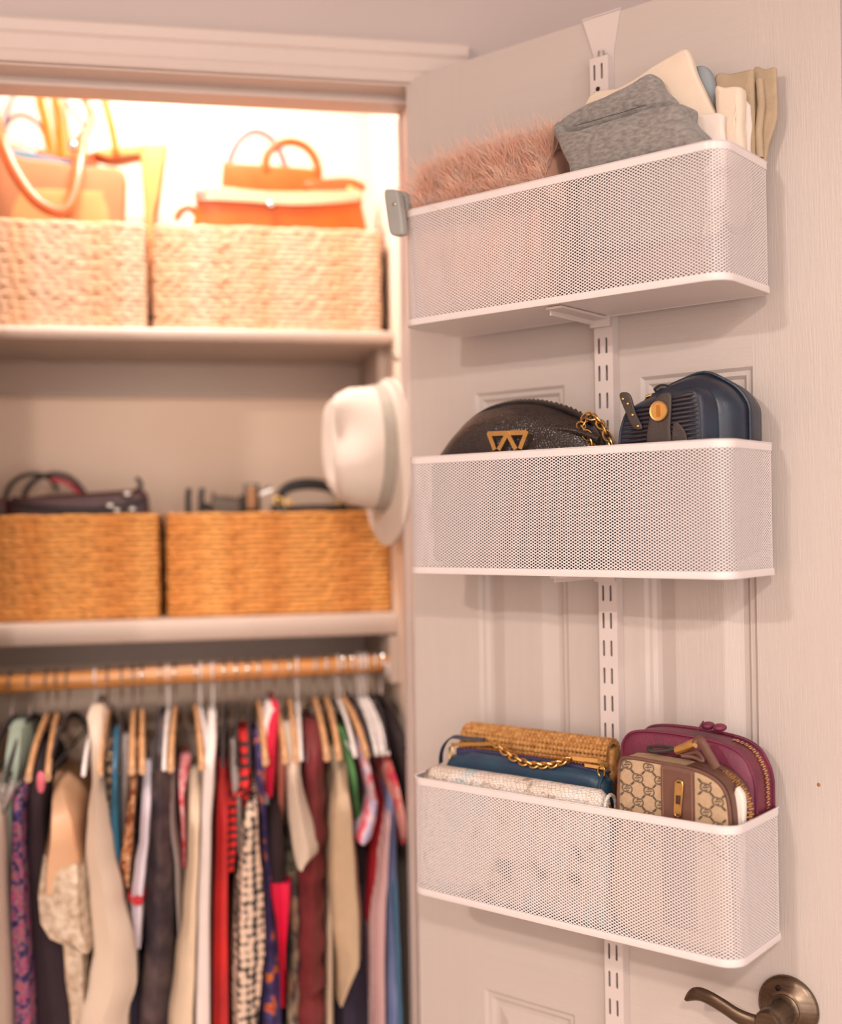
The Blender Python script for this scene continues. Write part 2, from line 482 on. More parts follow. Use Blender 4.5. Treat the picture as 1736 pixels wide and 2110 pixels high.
MESHW = fast_build(mesh_wall(), 'mesh_wall', M['white_metal'])
RIM = [(-.0012, .1365), (.0006, .1365), (.0009, .138), (.0009, .1440), (.0018, .1448), (.0012, .1456), (-.0010, .1456), (-.0018, .1448), (-.0012, .144)]
FOOT = [(-.0012, 0.), (.0012, 0.), (.0018, .0012), (.0012, .0078), (-.0010, .0078)]
RIMM = FOOTM = TRAYM = None
for zb, lab in ((1.6550, 'top white mesh basket holding fur and folded cloths'),
                (1.3450, 'middle white mesh basket holding two dark handbags'),
                (.9450, 'bottom white mesh basket holding clutches and small camera bags')):
    o = (.315, -.0165, zb)
    e = empty('mesh_basket', o, lab + ' on the door rack', 'basket', 'white mesh baskets on the door', door=True)
    b = bpy.data.objects.new('mesh_wall', MESHW); COL.objects.link(b); b.parent = e
    if RIMM is None:
        r_ = band(RIM).build('rim', M['white_metal'], e); RIMM = r_
        f_ = band(FOOT).build('bottom_band', M['white_metal'], e); FOOTM = f_
        t = MB(); t.loft([[(x - nx * .0011, y - ny * .0011, z) for x, y, nx, ny, s in PATH] for z in (.0006, .0020)])
        TRAYM = t.build('tray', M['white_metal'], e, smooth=False)
        br = MB(); br.box(-.0085, .0125, -.108, -.004, -.0030, -.0002); br.box(-.0085, -.0065, -.100, -.004, -.0085, -.0030); br.box(-.011, .016, -.006, -.0015, -.012, .004)
        BRM = br.build('bracket', M['rack'], e, smooth=False)
    else:
        for q in (RIMM, FOOTM, TRAYM, BRM): inst(q, e)

# ------------------------------------------------------------------ grey clip on the top basket
clx = dpt(822, 440, -.139)
co = clx
cl = empty('clip', co, 'grey plastic clip on the far front corner of the top mesh basket', 'clip', door=True)


def dout(pts, d, n=4):
    return [(p.x, p.z) for p in crom([Vector((q.x, q.z, 0)) for q in [dpt(x, y, d) for x, y in pts]], n) for p in [Vector((p.x, 0, p.y))]]


m = MB(); m.pillow(dout([(797, 396), (808, 391), (820, 392), (826, 400), (832, 440), (836, 478), (830, 486), (816, 487), (808, 478), (802, 440)], -.146, 3), -.152, -.140, .003)
m.build('front_jaw', M['grey_plastic'], cl, co)
m = MB(); m.pillow(dout([(806, 398), (820, 394), (838, 400), (842, 440), (840, 470), (820, 474), (812, 440)], -.128, 3), -.130, -.120, .003)
m.build('back_jaw', M['grey_plastic'], cl, co)
a = dpt(812, 421, -.152)
MB().ball(a, .0035, .0012, .0022).build('spring_glint', M['steel'], cl, co)

# ------------------------------------------------------------------ inside the top basket: fur, jersey, folded cloths
FZ = .0022                                       # height of a basket floor above its lower edge


def wrinkle(m, amp, f, seed=0):
    import mathutils.noise as N
    out = []
    for v in m.v:
        p = Vector(v) * f + Vector((seed, seed * 2.1, 0)); out.append(tuple(Vector(v) + N.noise_vector(p) * amp))
    m.v = out; return m


def dthing(name, o, label, cat, group=None):
    return empty(name, o, label, cat, group, door=True)


M['fur'] = mat('pink_fur', (255, 212, 188), .8, var=.2, vscale=60, c2=(252, 184, 154), sheen=.3)
M['fur_core'] = mat('pink_fur_base', (250, 190, 164), 1., var=.2)
fo = (.21, -.07, 1.6575)
fu = dthing('fur_stole', fo, 'fluffy pink fur stole in the top mesh basket', 'fur stole')
m = MB(); spine = [dpt(900, 432, -.075), dpt(945, 408, -.070), dpt(1010, 384, -.068), dpt(1090, 362, -.066), dpt(1164, 350, -.064)]
sp = crom(spine, 6, False); rad = [.022 + .004 * sin(i * .9) for i in range(len(sp))]; rad[0] = .014; rad[-1] = .016
rings = []
for p, r in zip(sp, rad):
    zt_, zl_ = p.z + r, 1.6605; rings.append([(p.x, p.y + (r * 1.35 + .012) * cos(t), (zt_ + zl_) / 2 + (zt_ - zl_) / 2 * (abs(sin(t)) ** .9) * (1 if sin(t) > 0 else -1)) for t in [2 * pi * k / 24 for k in range(24)]])
m.loft(rings); wrinkle(m, .004, 30, 2); m.build('pelt', M['fur_core'], fu, fo)
m = MB(); rnd = random.Random(3)
for i in range(15000):
    k = rnd.random() * (len(sp) - 1.001); j = int(k); c = sp[j].lerp(sp[j + 1], k - j); r = rad[j]
    zt_, zl_ = c.z + r, 1.6605; zm, hz = (zt_ + zl_) / 2, (zt_ - zl_) / 2
    while True:
        a = rnd.uniform(-.35, pi + .35); sz = abs(sin(a)) ** .9 * (1 if sin(a) > 0 else -1)
        if zm + hz * sz > 1.775: break
    d0 = Vector((rnd.gauss(0, .35), cos(a) * .8, max(.15, sin(a)))).normalized()
    if k < 2: d0 = (d0 + Vector((-.9 + .4 * k, 0, .1))).normalized()
    p = Vector((c.x, c.y + (r * 1.35 + .012) * cos(a) * .97, zm + hz * sz * .99)); L = rnd.uniform(.016, .036) * (1.5 if rnd.random() < .15 else 1) * (1.2 if k < 2 else 1)
    if d0.y < -.55: L *= .6
    cur = Vector((rnd.gauss(-.25, .5), rnd.gauss(0, .4), rnd.gauss(.05, .3)))
    s1 = d0.orthogonal().normalized(); s2 = d0.cross(s1); b = len(m.v); w = .00034
    for cc, ww in ((p, w), (p + d0 * L * .4 + cur * L * .08, w), (p + d0 * L * .75 + cur * L * .28, w * .7)):
        for t in range(3): m.v.append(tuple(cc + (s1 * cos(2.094 * t) + s2 * sin(2.094 * t)) * ww))
    m.v.append(tuple(p + d0 * L + cur * L * .6))
    for t in range(3):
        u = (t + 1) % 3
        m.f += [(b + t, b + u, b + 3 + u, b + 3 + t), (b + 3 + t, b + 3 + u, b + 6 + u, b + 6 + t), (b + 6 + t, b + 6 + u, b + 9)]
me = bpy.data.meshes.new('fur'); me.from_pydata([tuple(Vector(v) - Vector(fo)) for v in m.v], [], m.f); me.materials.append(M['fur']); me.update()
fob = bpy.data.objects.new('fur', me); COL.objects.link(fob); fob.parent = fu; fob['kind'] = 'stuff'


def cloth(px, d0, d1, rnd=.008, dome=.004, n=5, amp=.0025, f=38., seed=1, zmin=None, xmax=None, ymid=None):
    o = dout(px, ymid if ymid is not None else (d0 + d1) / 2, n)
    if zmin is not None: o = [(x, max(z, zmin)) for x, z in o]
    if xmax is not None: o = [(min(x, xmax), z) for x, z in o]
    m = MB(); m.pillow(o, d0, d1, rnd, dome); return wrinkle(m, amp, f, seed)


ZF1 = 1.6550 + .0050
M['jersey'] = mat('grey_marl_jersey', (128, 120, 116), .95, var=.35, vscale=140, bump=.5, bscale=500, stretch=(1, 1, 2.2), c2=(160, 152, 146), sheen=.25)
M['cream_cloth'] = mat('cream_cotton', (236, 214, 192), .95, var=.06, vscale=30, bump=.2, bscale=500)
M['white_cloth'] = mat('white_cotton', (242, 224, 212), .95, var=.05, bump=.2, bscale=500)
M['bluegrey'] = mat('blue_grey_felt', (150, 156, 160), .9, var=.1)
M['khaki'] = mat('khaki_canvas', (186, 162, 134), .9, var=.12, vscale=50, bump=.3, bscale=600)
jo = (.41, -.10, ZF1)
jr = dthing('folded_jersey', jo, 'grey marl jersey folded over the front rim of the top mesh basket', 'folded cloth')
cloth([(1153, 270), (1166, 281), (1200, 277), (1260, 259), (1330, 238), (1400, 224), (1424, 222), (1430, 252), (1458, 286), (1452, 320), (1380, 345), (1280, 370), (1200, 385), (1186, 345), (1170, 312)], -.127, -.082, .012, .004, 5, .003, 40, 1).build('lower_fold', M['jersey'], jr, jo)
cloth([(1155, 268), (1180, 240), (1230, 214), (1300, 181), (1349, 154), (1372, 188), (1394, 222), (1320, 246), (1240, 270), (1172, 288)], -.098, -.070, .010, .003, 5, .0022, 40, 2).build('upper_fold', M['jersey'], jr, jo)
m = MB(); m.tube([dpt(1156, 262, -.088), dpt(1154, 271, -.095), dpt(1160, 281, -.104), dpt(1172, 290, -.108)], .0075, 8)
m.build('fold_edge', M['jersey'], jr, jo)
cloth([(1210, 345), (1330, 330), (1440, 330), (1445, 470), (1400, 500), (1250, 520), (1210, 500)], -.120, -.085, .012, .004, 4, .003, 40, 4, ZF1).build('lower_layer', M['jersey'], jr, jo)
o = (.43, -.06, ZF1)
b = cloth([(1212, 218), (1280, 182), (1330, 152), (1380, 122), (1412, 104), (1424, 112), (1440, 155), (1468, 215), (1492, 262), (1494, 330), (1480, 480), (1300, 500), (1215, 420)], -.066, -.052, .0045, .002, 5, .0022, 30, 5, ZF1).build('folded_cloth', M['cream_cloth'], None, o, rot=TH)
tag(b, 'tall cream folded cloth standing behind the grey jersey in the top basket', 'folded cloth')
o = (.47, -.08, ZF1)
b = cloth([(1420, 246), (1455, 238), (1490, 236), (1494, 262), (1498, 320), (1490, 420), (1440, 430), (1425, 330)], -.078, -.068, .0045, .001, 5, .0015, 40, 6, ZF1).build('folded_cloth', M['white_cloth'], None, o, rot=TH)
tag(b, 'small white folded cloth tucked beside the grey jersey at the rim', 'folded cloth')
o = (.47, -.045, ZF1)
b = cloth([(1436, 145), (1444, 136), (1458, 138), (1468, 155), (1480, 205), (1488, 260), (1490, 420), (1470, 430), (1462, 260), (1448, 190)], -.050, -.034, .0065, .001, 5, .0012, 40, 7, ZF1).build('felt_roll', M['bluegrey'], None, o, rot=TH)
tag(b, 'blue grey felt roll standing behind the tall cream cloth', 'felt roll')
o = (.50, -.06, ZF1)
b = cloth([(1478, 190), (1500, 182), (1534, 184), (1537, 215), (1534, 260), (1540, 330), (1535, 450), (1490, 450), (1486, 300)], -.066, -.048, .006, .002, 5, .0018, 45, 8, ZF1, .522).build('cotton_pouch', M['cream_cloth'], None, o, rot=TH)
tag(b, 'cream cotton pouch between the blue grey felt roll and khaki bag', 'pouch')
o = (.515, -.05, ZF1)
b = cloth([(1536, 214), (1546, 216), (1558, 230), (1556, 250), (1551, 300), (1552, 420), (1530, 420), (1532, 300)], -.046, -.036, .0045, .001, 5, .0015, 60, 9, ZF1, .522).build('rolled_cloth', M['white_cloth'], None, o, rot=TH)
tag(b, 'slim white rolled cloth wedged against the khaki bag', 'rolled cloth')
ko = (.50, -.022, ZF1)
kr = dthing('khaki_bag', ko, 'khaki canvas dust bag standing at the right end of the top basket', 'dust bag')
cloth([(1474, 165), (1510, 153), (1556, 143), (1562, 160), (1562, 230), (1560, 330), (1555, 460), (1500, 470), (1480, 300)], -.036, -.026, .0045, .001, 5, .0015, 45, 10, ZF1, .523).build('front_panel', M['khaki'], kr, ko)
cloth([(1552, 150), (1580, 143), (1600, 139), (1607, 152), (1611, 195), (1606, 230), (1594, 275), (1580, 330), (1570, 430), (1552, 430), (1550, 300)], -.0240, -.0185, .0025, .0003, 5, .0008, 60, 11, ZF1, .545).build('back_panel', M['khaki'], kr, ko)
m = MB(); m.tube([dpt(1566, 165, -.026), dpt(1570, 215, -.028), dpt(1564, 270, -.028), dpt(1566, 325, -.027)], .0045, 8); m.build('fold', M['khaki'], kr, ko)

# small bundle behind the mesh so the basket is full
M['taupe'] = mat('taupe_cloth', (150, 118, 104), .9, var=.25, vscale=50)
o = (.43, -.03, ZF1)
b = cloth([(1180, 560), (1330, 520), (1440, 500), (1460, 540), (1440, 575), (1330, 600), (1190, 620)], -.116, -.060, .016, .004, 5, .003, 30, 12, ZF1).build('rolled_scarf', M['taupe'], None, o, rot=TH)
tag(b, 'taupe rolled scarf lying low behind the mesh of the top basket', 'scarf')

# ------------------------------------------------------------------ helpers for bags


def off(outline, ins):
    if ins > .008:
        o_ = off(outline, .006); cx = sum(p[0] for p in o_) / len(o_); cz = (min(p[1] for p in o_) + max(p[1] for p in o_)) / 2
        h = (max(p[0] for p in o_) - min(p[0] for p in o_)) / 2; k = max(.05, 1 - (ins - .006) / h)
        return [(cx + (p[0] - cx) * k, cz + (p[1] - cz) * k) for p in o_]
    cx = sum(p[0] for p in outline) / len(outline); cz = sum(p[1] for p in outline) / len(outline); out = []
    n = len(outline)
    for i, p in enumerate(outline):
        a, c = outline[i - 1], outline[(i + 1) % n]; tx, tz = c[0] - a[0], c[1] - a[1]; l = sqrt(tx * tx + tz * tz) or 1
        nx, nz = tz / l, -tx / l
        if nx * (p[0] - cx) + nz * (p[1] - cz) < 0: nx, nz = -nx, -nz
        out.append((p[0] - nx * ins, p[1] - nz * ins))
    return out


def chain(parent, o, pts, link_r, wire, material, first=None):
    """curb chain: each link a piece of its own"""
    P = crom(pts, 12, False); step = link_r * 1.25; acc = 0; last = P[0]; spots = [(P[0], (P[1] - P[0]).normalized())]
    for i in range(1, len(P)):
        acc += (P[i] - last).length; last = P[i]
        if acc >= step: spots.append((P[i], (P[i] - P[i - 1]).normalized())); acc = 0
    proto = first
    for i, (p, t) in enumerate(spots):
        if proto is None:
            m = MB(); m.tube([(link_r * 1.15 * cos(a), link_r * .8 * sin(a), 0) for a in [2 * pi * k / 12 for k in range(12)]], wire, 6, closed=True)
            proto = m.build('chain_link', material, parent); ob = proto
        else: ob = inst(proto, parent)
        ob.rotation_euler = (t.to_track_quat('X', 'Z') @ Matrix.Rotation(pi / 4 + (pi / 2) * (i % 2), 3, 'X').to_quaternion()).to_euler()
        ob.location = p - Vector(o)
    return proto


def zipper(parent, o, pts, nrm, w, material, name='zipper', pitch=.0021, h=.0011):
    """row of teeth along a line"""
    P = crom(pts, 30, False); acc = 0; last = P[0]; m = MB(); n = Vector(nrm).normalized(); k = 0
    for i in range(1, len(P)):
        acc += (P[i] - last).length; last = P[i]
        if acc < pitch: continue
        acc = 0; t = (P[i] - P[i - 1]).normalized(); s = t.cross(n).normalized(); k += 1
        c = P[i] + s * (w * .18 * (1 if k % 2 else -1)); b = len(m.v)
        for dz in (0, h):
            for a, q in ((-1, -1), (1, -1), (1, 1), (-1, 1)): m.v.append(tuple(c + t * (pitch * .33 * a) + s * (w * .5 * q) + n * dz))
        m.f += [tuple(b + x for x in q) for q in ((4, 5, 6, 7), (0, 1, 5, 4), (1, 2, 6, 5), (2, 3, 7, 6), (3, 0, 4, 7))]
    ob = m.build(name, material, parent, o, smooth=False); ob['kind'] = 'stuff'; return ob


# ------------------------------------------------------------------ middle basket: black half-moon bag
ZF2 = 1.3450 + .0045
M['black_scale'] = pattern('black_embossed_leather', 'scales', [(24, 18, 18), (58, 46, 44)], 330, .28, .06)
M['black_leather'] = mat('black_leather', (40, 33, 33), .35, var=.3, vscale=60, bump=.3, bscale=300)
bo = (.235, -.08, ZF2)
bk = dthing('half_moon_bag', bo, 'black embossed half-moon bag with gold triangle emblem in the middle basket', 'handbag')
ol = dout([(884, 1000), (880, 1060), (886, 1125), (910, 1158), (1000, 1172), (1130, 1174), (1230, 1165), (1262, 1100), (1268, 980), (1256, 915), (1232, 882), (1180, 853), (1130, 838), (1085, 834), (1040, 839), (1000, 853), (962, 883), (934, 922), (902, 960)], -.078, 5)
ol = [(max(min(x, .368), .108), max(z, ZF2)) for x, z in ol]
m = MB(); m.pillow(ol, -.112, -.046, .030, .006, 7); wrinkle(m, .0030, 26, 3); m.build('body', M['black_scale'], bk, bo)
arc = [dpt(x, y, -.078) for x, y in [(938, 914), (965, 880), (1002, 851), (1042, 837), (1085, 832), (1130, 836), (1180, 851), (1222, 876)]]
arc = [p + Vector((0, 0, -.0005)) for p in arc]
m = MB(); m.tube(crom(arc, 6, False), .0042, 8, flat=1.6); zt0 = m.build('zip_tape', M['black_leather'], bk, bo)
zipper(zt0, bo, [p + Vector((0, 0, .0040)) for p in arc], (0, -.5, 1), .005, mat('dark_gold_zip', (120, 92, 58), .35, .8), 'zipper', .0026, .0016)
m = MB(); m.tube(crom([dpt(x, y, -.1085) for x, y in [(944, 915), (985, 893), (1040, 884), (1110, 882), (1180, 886), (1235, 905)]], 6, False), .0035, 8); m.build('seam_ridge', M['black_scale'], bk, bo)
m = MB()
EM = [((1010, 894), (1087, 891)), ((1010, 894), (1022, 927)), ((1087, 891), (1074, 925)), ((1048, 893), (1030, 927)), ((1048, 893), (1066, 926))]
for i, (a, c) in enumerate(EM):
    A, B = dpt(*a, -.1225), dpt(*c, -.1225); d = (B - A).normalized(); A = A - d * .0018; s = d.cross(Vector((0, 1, 0))).normalized() * .0028
    r0 = [A + s, A - s, B - s, B + s]; b0 = len(m.v)
    m.loft([[p for p in r0], [p + Vector((0, -.0022 - .00015 * i, 0)) for p in r0]])
m.build('emblem', M['gold'], bk, bo, smooth=False)
pr = chain(bk, bo, [dpt(1200, 872, -.096), dpt(1212, 858, -.094), dpt(1232, 866, -.096), dpt(1248, 890, -.098), dpt(1262, 922, -.098)], .0062, .0011, M['gold'])
chain(bk, bo, [dpt(1198, 878, -.100), dpt(1210, 895, -.104), dpt(1222, 925, -.104)], .0062, .0011, M['gold'], pr)
m = MB(); m.tube(crom([dpt(1192, 880, -.09), dpt(1215, 862, -.088), dpt(1240, 882, -.090), dpt(1262, 930, -.092)], 6, False), .0052, 8, flat=.6); m.build('chain_strap', M['black_leather'], bk, bo)

# navy camera bag with ribbed front
M['navy'] = mat('navy_leather', (40, 42, 56), .36, var=.2, vscale=40, bump=.15, bscale=250, c2=(38, 52, 68))
M['navy_rib'] = mat('navy_ribbed_leather', (46, 38, 46), .42, var=.25, vscale=50)
M['brown_leather'] = mat('dark_brown_leather', (66, 54, 50), .45, var=.2, vscale=60, bump=.2, bscale=400)
no = (.45, -.07, ZF2)
nv = dthing('camera_bag', no, 'navy and black ribbed camera bag with gold disc in the middle basket', 'handbag')
FO = [(1276, 1010), (1273, 910), (1279, 872), (1290, 846), (1310, 834), (1370, 816), (1420, 802), (1440, 808), (1448, 840), (1450, 900), (1450, 1010), (1446, 1170), (1290, 1170)]
fo2 = [(x, max(z, ZF2)) for x, z in dout(FO, -.118, 4)]
# body: shell from front outline growing to the taller back
BOX = [(1384, 1000), (1384, 900), (1388, 838), (1400, 806), (1436, 786), (1480, 771), (1520, 786), (1556, 812), (1576, 850), (1582, 905), (1582, 1000), (1575, 1140), (1390, 1140)]
fb = [(min(x, .5265), max(z, ZF2)) for x, z in dout(BOX, -.030, 4)]
cxm = max(p[0] for p in fo2)


def mix(a, b, t): return [(p[0] + (q[0] - p[0]) * t, p[1] + (q[1] - p[1]) * t) for p, q in zip(a, b)]


rings = []
for y, t, ins in ((-.118, 0, .010), (-.1185, 0, .004), (-.116, 0, .0008), (-.112, .02, 0), (-.103, .30, .0015), (-.098, .42, .004), (-.094, .55, .0005), (-.072, .85, 0), (-.064, .95, .0035), (-.060, .98, .0005), (-.056, 1, .004), (-.040, 1, .002), (-.029, 1, .003), (-.0225, 1, .010), (-.0195, 1, .022)):
    rings.append([(p[0], y, p[1]) for p in off(mix(fo2, fb, t), ins)])
m = MB(); m.loft(rings); wrinkle(m, .0008, 30, 5); m.build('body', M['navy'], nv, no)
# ribs: padded horizontal channels on the front face
x0r, x1r = min(p[0] for p in fo2) + .002, max(p[0] for p in fo2) - .006
ztop = max(p[1] for p in fo2) - .004
zz = 1.440; ribs = []
while zz < ztop:
    xs_ = []
    n = len(fo2)
    for i in range(n):
        a, b = fo2[i], fo2[(i + 1) % n]
        if (a[1] - zz) * (b[1] - zz) < 0: xs_.append(a[0] + (b[0] - a[0]) * (zz - a[1]) / (b[1] - a[1]))
    if len(xs_) >= 2:
        xa, xb = min(xs_) + .0035, max(xs_) - .0045
        if xb - xa > .012:
            m = MB(); m.tube([(xa + (xb - xa) * t / 6, -.1183 - .0012 * sin(pi * t / 6), zz + .0055 * (t / 6 - .5)) for t in range(7)], [.0006] + [.0021] * 5 + [.0006], 7)
            m.build('rib', M['navy_rib'], nv, no)
    zz += .0047
edge = [Vector((p[0], -.1188, p[1])) for p in off(fo2, .0032)]
m = MB(); m.tube(edge, .0013, 6, closed=True); m.build('front_piping', M['navy'], nv, no)
m = MB(); m.tube([Vector((p[0], -.0635, p[1])) for p in off(mix(fo2, fb, .96), -.0004)], .0018, 6, closed=True); m.build('back_piping', M['navy'], nv, no)


def strap_plate(parent, o, px, d, th, material, name, n=4):
    m = MB(); m.pillow(dout(px, d, n), d - th, d, th * .45); return m.build(name, material, parent, o)


strap_plate(nv, no, [(1338, 920), (1340, 870), (1352, 830), (1364, 812), (1384, 810), (1386, 835), (1384, 880), (1382, 920)], -.1212, .0035, M['brown_leather'], 'clasp_strap')
strap_plate(nv, no, [(1388, 915), (1390, 872), (1400, 872), (1414, 890), (1416, 915)], -.1210, .0020, M['brown_leather'], 'clasp_base')
st = strap_plate(nv, no, [(1279, 815), (1290, 808), (1302, 816), (1312, 850), (1326, 880), (1318, 886), (1306, 880), (1292, 850)], -.1225, .0030, M['brown_leather'], 'stud_tab')
for x, y in ((1284, 822), (1294, 832), (1304, 855), (1315, 878)):
    MB().ball(dpt(x, y, -.1258), .0017, .0012, .0017).build('stud', M['gold'], st, no)
dc = dpt(1360, 847, -.1250)
gd = MB().loft(lathe_y(dc, [(.0108, -.1250), (.0112, -.1266), (.0106, -.1280), (.0092, -.1278), (.0090, -.1272)], 32)).build('gold_disc', M['gold'], nv, no)
m = MB(); m.box(dc.x - .0028, dc.x + .0024, -.1279, -.1272, dc.z - .0065, dc.z + .0065); m.build('disc_engraving', mat('worn_gold', (196, 138, 66), .4, 1.), gd, no, smooth=False)
m = MB(); m.tube(crom([dpt(1352, 806, -.094), dpt(1362, 799, -.090), dpt(1376, 800, -.086), dpt(1386, 806, -.084)], 5, False), .0040, 8); m.build('zip_pull_tab', M['black_leather'], nv, no)
m = MB(); m.tube([dpt(1331, 818, -.098), dpt(1348, 812, -.092)], .0016, 8); m.build('zip_slider', M['gold'], nv, no)

# ------------------------------------------------------------------ bottom basket
ZF3 = .9450 + .0045
# straw roll clutch at the back
M['straw'] = mat('straw_raffia', (214, 158, 94), .8, var=.3, vscale=160, bump=.6, bscale=400, c2=(168, 108, 52))
so = (.23, -.035, ZF3)
sw = dthing('straw_clutch', so, 'tan crocheted straw clutch at the back of the bottom basket', 'clutch')
A, B = dpt(966, 1500, -.036), dpt(1268, 1545, -.036)
zc = (A.z + B.z) / 2; A.z = B.z = zc; R0, D0 = .0150, -.0395
m = MB(); m.pillow([(A.x, ZF3), (B.x + .004, ZF3), (B.x + .004, zc), (A.x + .004, zc), (A.x, zc - .01)], D0 - .011, D0 + .013, .008); m.build('lining', M['straw'], sw, so)
for q in range(13):                                # crochet rows round the rolled top
    a = radians(-50 + q * 18); y = D0 - R0 * cos(a); z = zc - .012 + R0 * sin(a) * 1.35
    pts = []; rr = []
    for i in range(120):
        t = i / 119; x = A.x + (B.x - A.x) * t; k = i % 3
        dr_ = .0005 if k else -.0002
        pts.append((x, y - dr_ * cos(a), z + dr_ * sin(a) - .004 * max(0, (.03 - t) / .03))); rr.append(.0036 if k else .0022)
    MB().tube(pts, rr, 6).build('crochet_row', M['straw'], sw, so)

# blue bag with chain handle
M['blue_leather'] = mat('blue_leather', (40, 72, 92), .42, var=.25, vscale=30, bump=.2, bscale=300, c2=(40, 58, 84))
M['purple_lining'] = mat('purple_lining', (62, 54, 92), .6)
uo = (.235, -.073, ZF3)
ub = dthing('chain_bag', uo, 'slim blue leather bag with gold chain handle in the bottom basket', 'handbag')
bt = [dpt(x, y, -.073) for x, y in [(936, 1552), (1000, 1548), (1080, 1554), (1160, 1568), (1225, 1584), (1252, 1596)]]
zt_ = sum(p.z for p in bt) / len(bt)
ol = [(.1135, ZF3), (.1125, ZF3 + .10), (.1160, zt_ - .018), (.124, zt_ - .006), (.160, zt_ + .002), (.235, zt_ + .001), (.310, zt_ - .001), (.340, zt_ - .004), (.3515, zt_ - .012), (.3530, ZF3 + .10), (.3530, ZF3)]
m = MB(); m.pillow(ol, -.089, -.058, .011, .003, 5); wrinkle(m, .0018, 30, 6); m.build('body', M['blue_leather'], ub, uo)
m = MB(); m.pillow([(.128, zt_ - .01), (.128, zt_ + .002), (.16, zt_ + .0048), (.30, zt_ + .0040), (.336, zt_), (.336, zt_ - .01)], -.0775, -.0695, .003); zt1 = m.build('zip_tape', M['purple_lining'], ub, uo)
zipper(zt1, uo, [(.130, -.0735, zt_ + .0028), (.18, -.0735, zt_ + .0056), (.30, -.0735, zt_ + .0046), (.334, -.0735, zt_ + .001)], (0, 0, 1), .005, M['gold'])
m = MB(); m.tube([(.3465, -.0905, z) for z in (ZF3 + .09, zt_ - .03, zt_ - .014)] + [(.3465, -.080, zt_ - .002), (.3465, -.066, zt_ - .003)], .0022, 6); m.build('side_piping', M['blue_leather'], ub, uo)
chain(ub, uo, [dpt(x, y, -.090) for x, y in [(1022, 1532), (1040, 1548), (1068, 1566), (1100, 1576), (1140, 1576), (1175, 1564)]], .0052, .0013, M['gold'])
p0, p1, p2 = dpt(1176, 1561, -.086), dpt(1232, 1567, -.078), dpt(1252, 1578, -.070)
m = MB(); m.tube([p0, p1, p2], .0032, 4); m.build('bar_right', M['gold'], ub, uo, smooth=False)
m = MB(); m.tube([dpt(1206, 1576, -.084), dpt(1244, 1582, -.078)], .0026, 4); m.build('clasp_right', M['gold'], ub, uo, smooth=False)
m = MB(); c = dpt(1240, 1590, -.082); m.tube([c + Vector((.0045 * cos(a), 0, .0065 * sin(a))) for a in [2 * pi * k / 14 for k in range(14)]], .0011, 6, closed=True); m.build('ring_right', M['gold'], ub, uo)
m = MB(); m.tube([dpt(932, 1534, -.076), dpt(968, 1533, -.074), dpt(1030, 1532, -.074)], .0030, 4); m.build('bar_left', M['gold'], ub, uo, smooth=False)
m = MB(); c = dpt(930, 1553, -.082); m.tube([c + Vector((.003 * cos(a), 0, .009 * sin(a))) for a in [2 * pi * k / 14 for k in range(14)]], .0011, 6, closed=True); m.build('ring_left', M['gold'], ub, uo)
M['navy_strap'] = mat('navy_strap', (50, 56, 70), .5)
m = MB(); m.tube(crom([dpt(998, 1524, -.066), dpt(960, 1521, -.070), dpt(934, 1519, -.078), dpt(918, 1532, -.084), dpt(910, 1552, -.086), dpt(909, 1572, -.084)], 6, False), .0048, 8, flat=.25, up=(0, 1, .3)); m.build('strap', M['navy_strap'], ub, uo)

# pale snakeskin clutch at the front
M['snake'] = bpy.data.materials.new('pale_snakeskin'); M['snake'].use_nodes = True
T = NT(M['snake']); bs = T.n['Principled BSDF']; bs.inputs['Roughness'].default_value = .38
tc = T.new('ShaderNodeTexCoord'); mp = T.new('ShaderNodeMapping'); mp.inputs['Rotation'].default_value = (0, .35, 0); mp.inputs['Scale'].default_value = (1, 1.4, 2.2); T.link(tc.outputs['Object'], mp.inputs[0])
vo = T.new('ShaderNodeTexVoronoi', feature='DISTANCE_TO_EDGE'); vo.inputs['Scale'].default_value = 190; vo.inputs['Randomness'].default_value = .45; T.link(mp.outputs[0], vo.inputs[0])
n1 = T.new('ShaderNodeTexNoise'); n1.inputs['Scale'].default_value = 26; n1.inputs['Detail'].default_value = 2; T.link(tc.outputs['Object'], n1.inputs[0])
r1 = T.new('ShaderNodeValToRGB'); cr = r1.color_ramp
for i, (p, c) in enumerate(((.34, (74, 62, 54)), (.41, (226, 206, 190)), (.56, (240, 226, 216)), (.66, (190, 212, 214)), (.78, (226, 214, 206)))):
    if i >= 2: cr.elements.new(p)
    cr.elements[i].position = p; cr.elements[i].color = (*lin(c), 1)
T.link(n1.outputs[0], r1.inputs[0])
r2 = T.new('ShaderNodeValToRGB'); r2.color_ramp.elements[0].color = (.42, .38, .35, 1); r2.color_ramp.elements[1].position = .10; T.link(vo.outputs['Distance'], r2.inputs[0])
mx = T.new('ShaderNodeMix', data_type='RGBA', blend_type='MULTIPLY'); mx.inputs[0].default_value = 1; T.link(r1.outputs[0], mx.inputs[6]); T.link(r2.outputs[0], mx.inputs[7]); T.link(mx.outputs[2], bs.inputs['Base Color'])
bp = T.new('ShaderNodeBump'); bp.inputs['Strength'].default_value = .5; bp.inputs['Distance'].default_value = .001; T.link(vo.outputs['Distance'], bp.inputs['Height']); T.link(bp.outputs[0], bs.inputs['Normal'])
co2 = (.24, -.112, ZF3)
cn = dthing('snakeskin_clutch', co2, 'pale white and silver snakeskin clutch at the front of the bottom basket', 'clutch')
zs = 1.1035
